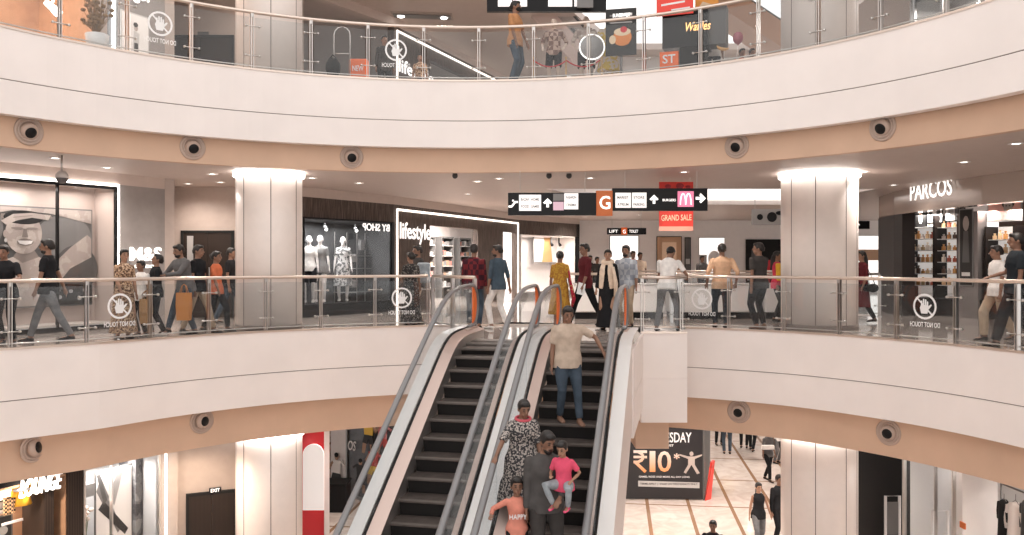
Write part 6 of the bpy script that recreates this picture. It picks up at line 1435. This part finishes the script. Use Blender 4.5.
# goods in the right half of the fashion window
for x, y, w_, h_ in ((366, 262, .22, .26), (374, 262, .18, .22), (374, 288, .18, .22), (383, 250, .18, .3), (366, 286, .14, .3)):
    u_ = WB.u(x); z = WB.z(x, y); m = MB(); M_ = WB.M(u_, z, -.8); m.loft([[M_ @ Vector((a*w_/2*s_, zz*h_, b*.06)) for a, b in ((-1, -1), (1, -1), (1, 1), (-1, 1))] for zz, s_ in ((0, 1), (.5, 1.05), (1, .8))], False); t = m.build('handbag', GREYS[6] if x == 366 and y == 262 else random.choice(GREYS[2:5])); tag(t, 'handbag on the display shelves of the black fashion window', 'bag', 'handbags in the black fashion window')
t = thing('display_rack', 'thin steel display rack with small shelves in the black fashion window', 'rack', WB.pt(WB.u(372), .3, -.8)); m = MB()
for x in (359, 371, 381, 389): m.tube([WB.pt(WB.u(x), .3, -.9), WB.pt(WB.u(x), 2.2, -.9)], .012, 6)
m.build('upright', STEEL, t)
for yy in (255, 268, 292): m = MB(); WB.box(m, WB.u(359), WB.u(389), WB.z(374, yy+1), WB.z(374, yy+.3), -.95, -.65); m.build('shelf', STEEL, t)
# escalator riders (on the right escalator)
def step_pt(w, n):
    s = 12.317+.3464*(4-n)+.19; z = zf(s-.19); q = E(w, s, z); return q
def on_steps(w, x=None, n=8): return step_pt(w, n)
for n in range(5, 16): q = step_pt(-1.7, n)
def px_of(p): return (512+F*p.x/p.y, HZ-(p.z-EYE)/p.y*F)
q = step_pt(-1.68, 5)
person('person in beige shirt and blue jeans riding the right escalator, hand on the rail', q, 14, 1.66, top='loose', topm=cBG, botm=cJN, skin='d', ha=(-.25, -.03, .83), hb=(.50, -.16, 1.04), fa=(-.10, .02, 0), fb=(.12, -.30, -.19), look=-5, nod=14, shoem=SHB, vox=.01, poleb=(1, .2, -.3), fat=1.15)
q = step_pt(-2.0, 10)
person('person in a long block print dress with pink neckline, riding the right escalator', q, 10, 1.58, top='kurta', bot='dress', topm=cBF, scarf=mat('scarf_pink', (.60, .10, .13), .8), extra='thin', female=True, skin='d', hair='bun', hem=.35, ha=(-.42, -.25, .98), hb=(.24, -.12, .86), nod=15, look=8, fat=1.3, vox=.01)
q = step_pt(-1.60, 12)
tf, _ = person('person in a charcoal long sleeved shirt and dark trousers carrying a toddler on the escalator', q, 12, 1.74, top='long', topm=C_('charcoal_shirt', (.085, .08, .078)), botm=cDG, skin='d', beard=True, hb=(.08, -.32, 1.02), ha=(-.24, -.06, .82), poleb=(1.2, .1, -.8), nod=16, look=15, fa=(-.10, 0, 0), fb=(.10, 0, 0), vox=.01, fat=1.12)
tq = q+Vector((.20, -.20, .70))
person('toddler in pink t-shirt and pink shoes carried by the man in charcoal', tq, -25, 1.0, topm=cPK, botm=cSK, skin='m', child=True, fa=(-.12, -.28, .38), fb=(.16, -.22, .36), ha=(-.18, -.22, 1.0), hb=(.24, -.16, .95), sit=.82, nod=12, vox=.012, shoem=mat('shoe_pink', (.8, .08, .2), .5), kneea=(-.4, -1, .4), kneeb=(.4, -1, .3), lean=4, fat=1.1)
q = step_pt(-1.94, 12)+Vector((0, -.1, 0))
person('child in a salmon sweatshirt with white lettering, one hand raised to the rail', q, 8, 1.16, top='long', topm=cSA, botm=cBK, skin='d', child=True, ha=(-.46, -.18, 1.20), hb=(.34, -.02, .95), vox=.011, hair='short', fat=1.0)
t_ = q; 
m = MB(); M8 = MPL(q+Vector((-.085, -.128, .76)), (1, .05, 0), (0, -.03, 1)); m.text('HAPPY', M8, w=.20, h=.055, d=.008); tag(m.build('shirt_lettering', STICK), 'white word on the chest of the salmon sweatshirt', 'lettering')
# ground floor
gp = lambda x, D: fx(x, D, ZG)
person('person in black tank top and grey jeans with a shoulder strap on the ground floor', gp(758.5, 21.0), 8, 1.64, top='tank', topm=cBK, botm=cGJ, female=True, skin='m', hair='long', ha=(-.26, -.02, .82), hb=(.34, -.05, .78), fa=(-.1, -.15, 0), fb=(.1, .15, 0))
person('person in black shirt beside the woman in the tank top, ground floor', gp(779, 21.3), 20, 1.76, top='long', topm=cBK, botm=cBK, ha=(-.28, -.08, .76))
person('person with black hair seen at the bottom edge of the view on the ground floor', gp(713, 18.0), -20, 1.62, topm=cBK, botm=cBK)
person('person in a grey top and black trousers carrying something pale, on the far ground floor', gp(768, 27.6), 20, 1.68, top='half', topm=cGR, botm=cBK, female=True, fa=(-.05, -.2, 0), fb=(.05, .2, 0), vox=.016)
person('person in mustard shirt and blue jeans on the far ground floor', gp(727, 31.5), 170, 1.75, topm=C_('mustard', (.42, .27, .08)), botm=cJN, face=False, vox=.016)
person('person in black trousers beside the mustard shirt on the far ground floor', gp(719, 33), 0, 1.75, topm=cBK, botm=cBK, face=False, vox=.018)
person('person in dark clothes, left of a pair on the far ground floor', gp(744, 32.5), 160, 1.72, topm=cDG, botm=cBK, face=False, vox=.018)
person('person in black, right of a pair on the far ground floor', gp(752, 32.0), 150, 1.7, topm=cBK, botm=cBK, face=False, vox=.018, fa=(-.08, .15, 0), fb=(.1, -.2, 0))
person('person in pale clothes behind the woman carrying something on the far ground floor', gp(777, 30), 30, 1.7, topm=cWH, botm=cGR, face=False, vox=.018)
m = MB(); p = gp(768, 27.2)+Vector((0, 0, 1.12)); m.rbox(p.x-.2, p.x+.2, p.y-.06, p.y+.06, p.z-.02, p.z+.12, .03); tag(m.build('folded_coat', cWH), 'pale folded cloth in the arms of the woman on the far ground floor', 'clothes')

def split_islands(o):
    bm = bmesh.new(); bm.from_mesh(o.data); bm.verts.ensure_lookup_table(); seen = set(); isl = []
    for v_ in bm.verts:
        if v_.index in seen: continue
        st = [v_]; cur = set()
        while st:
            q = st.pop()
            if q.index in cur: continue
            cur.add(q.index); st += [e_.other_vert(q) for e_ in q.link_edges]
        seen |= cur; isl.append(cur)
    bm.free()
    if len(isl) < 2: return
    src = o.data
    for k, cur in enumerate(isl):
        idx = {a: i for i, a in enumerate(sorted(cur))}
        me = bpy.data.meshes.new(o.name.split('.')[0]); me.from_pydata([tuple(src.vertices[a].co) for a in sorted(cur)], [], [tuple(idx[a] for a in p.vertices) for p in src.polygons if p.vertices[0] in cur])
        for mm in src.materials: me.materials.append(mm)
        if k == 0: o.data = me
        else:
            c = o.copy(); c.data = me; COL.objects.link(c)
for o in list(bpy.data.objects):
    if o.type == 'MESH' and o.name.split('.')[0] in ('hanger', 'upright', 'skirt', 'side_panel') and not o.name.startswith('hanging'): split_islands(o)
for o in bpy.data.objects:
    for k_ in ('_w', '_k'):
        if k_ in o: del o[k_]
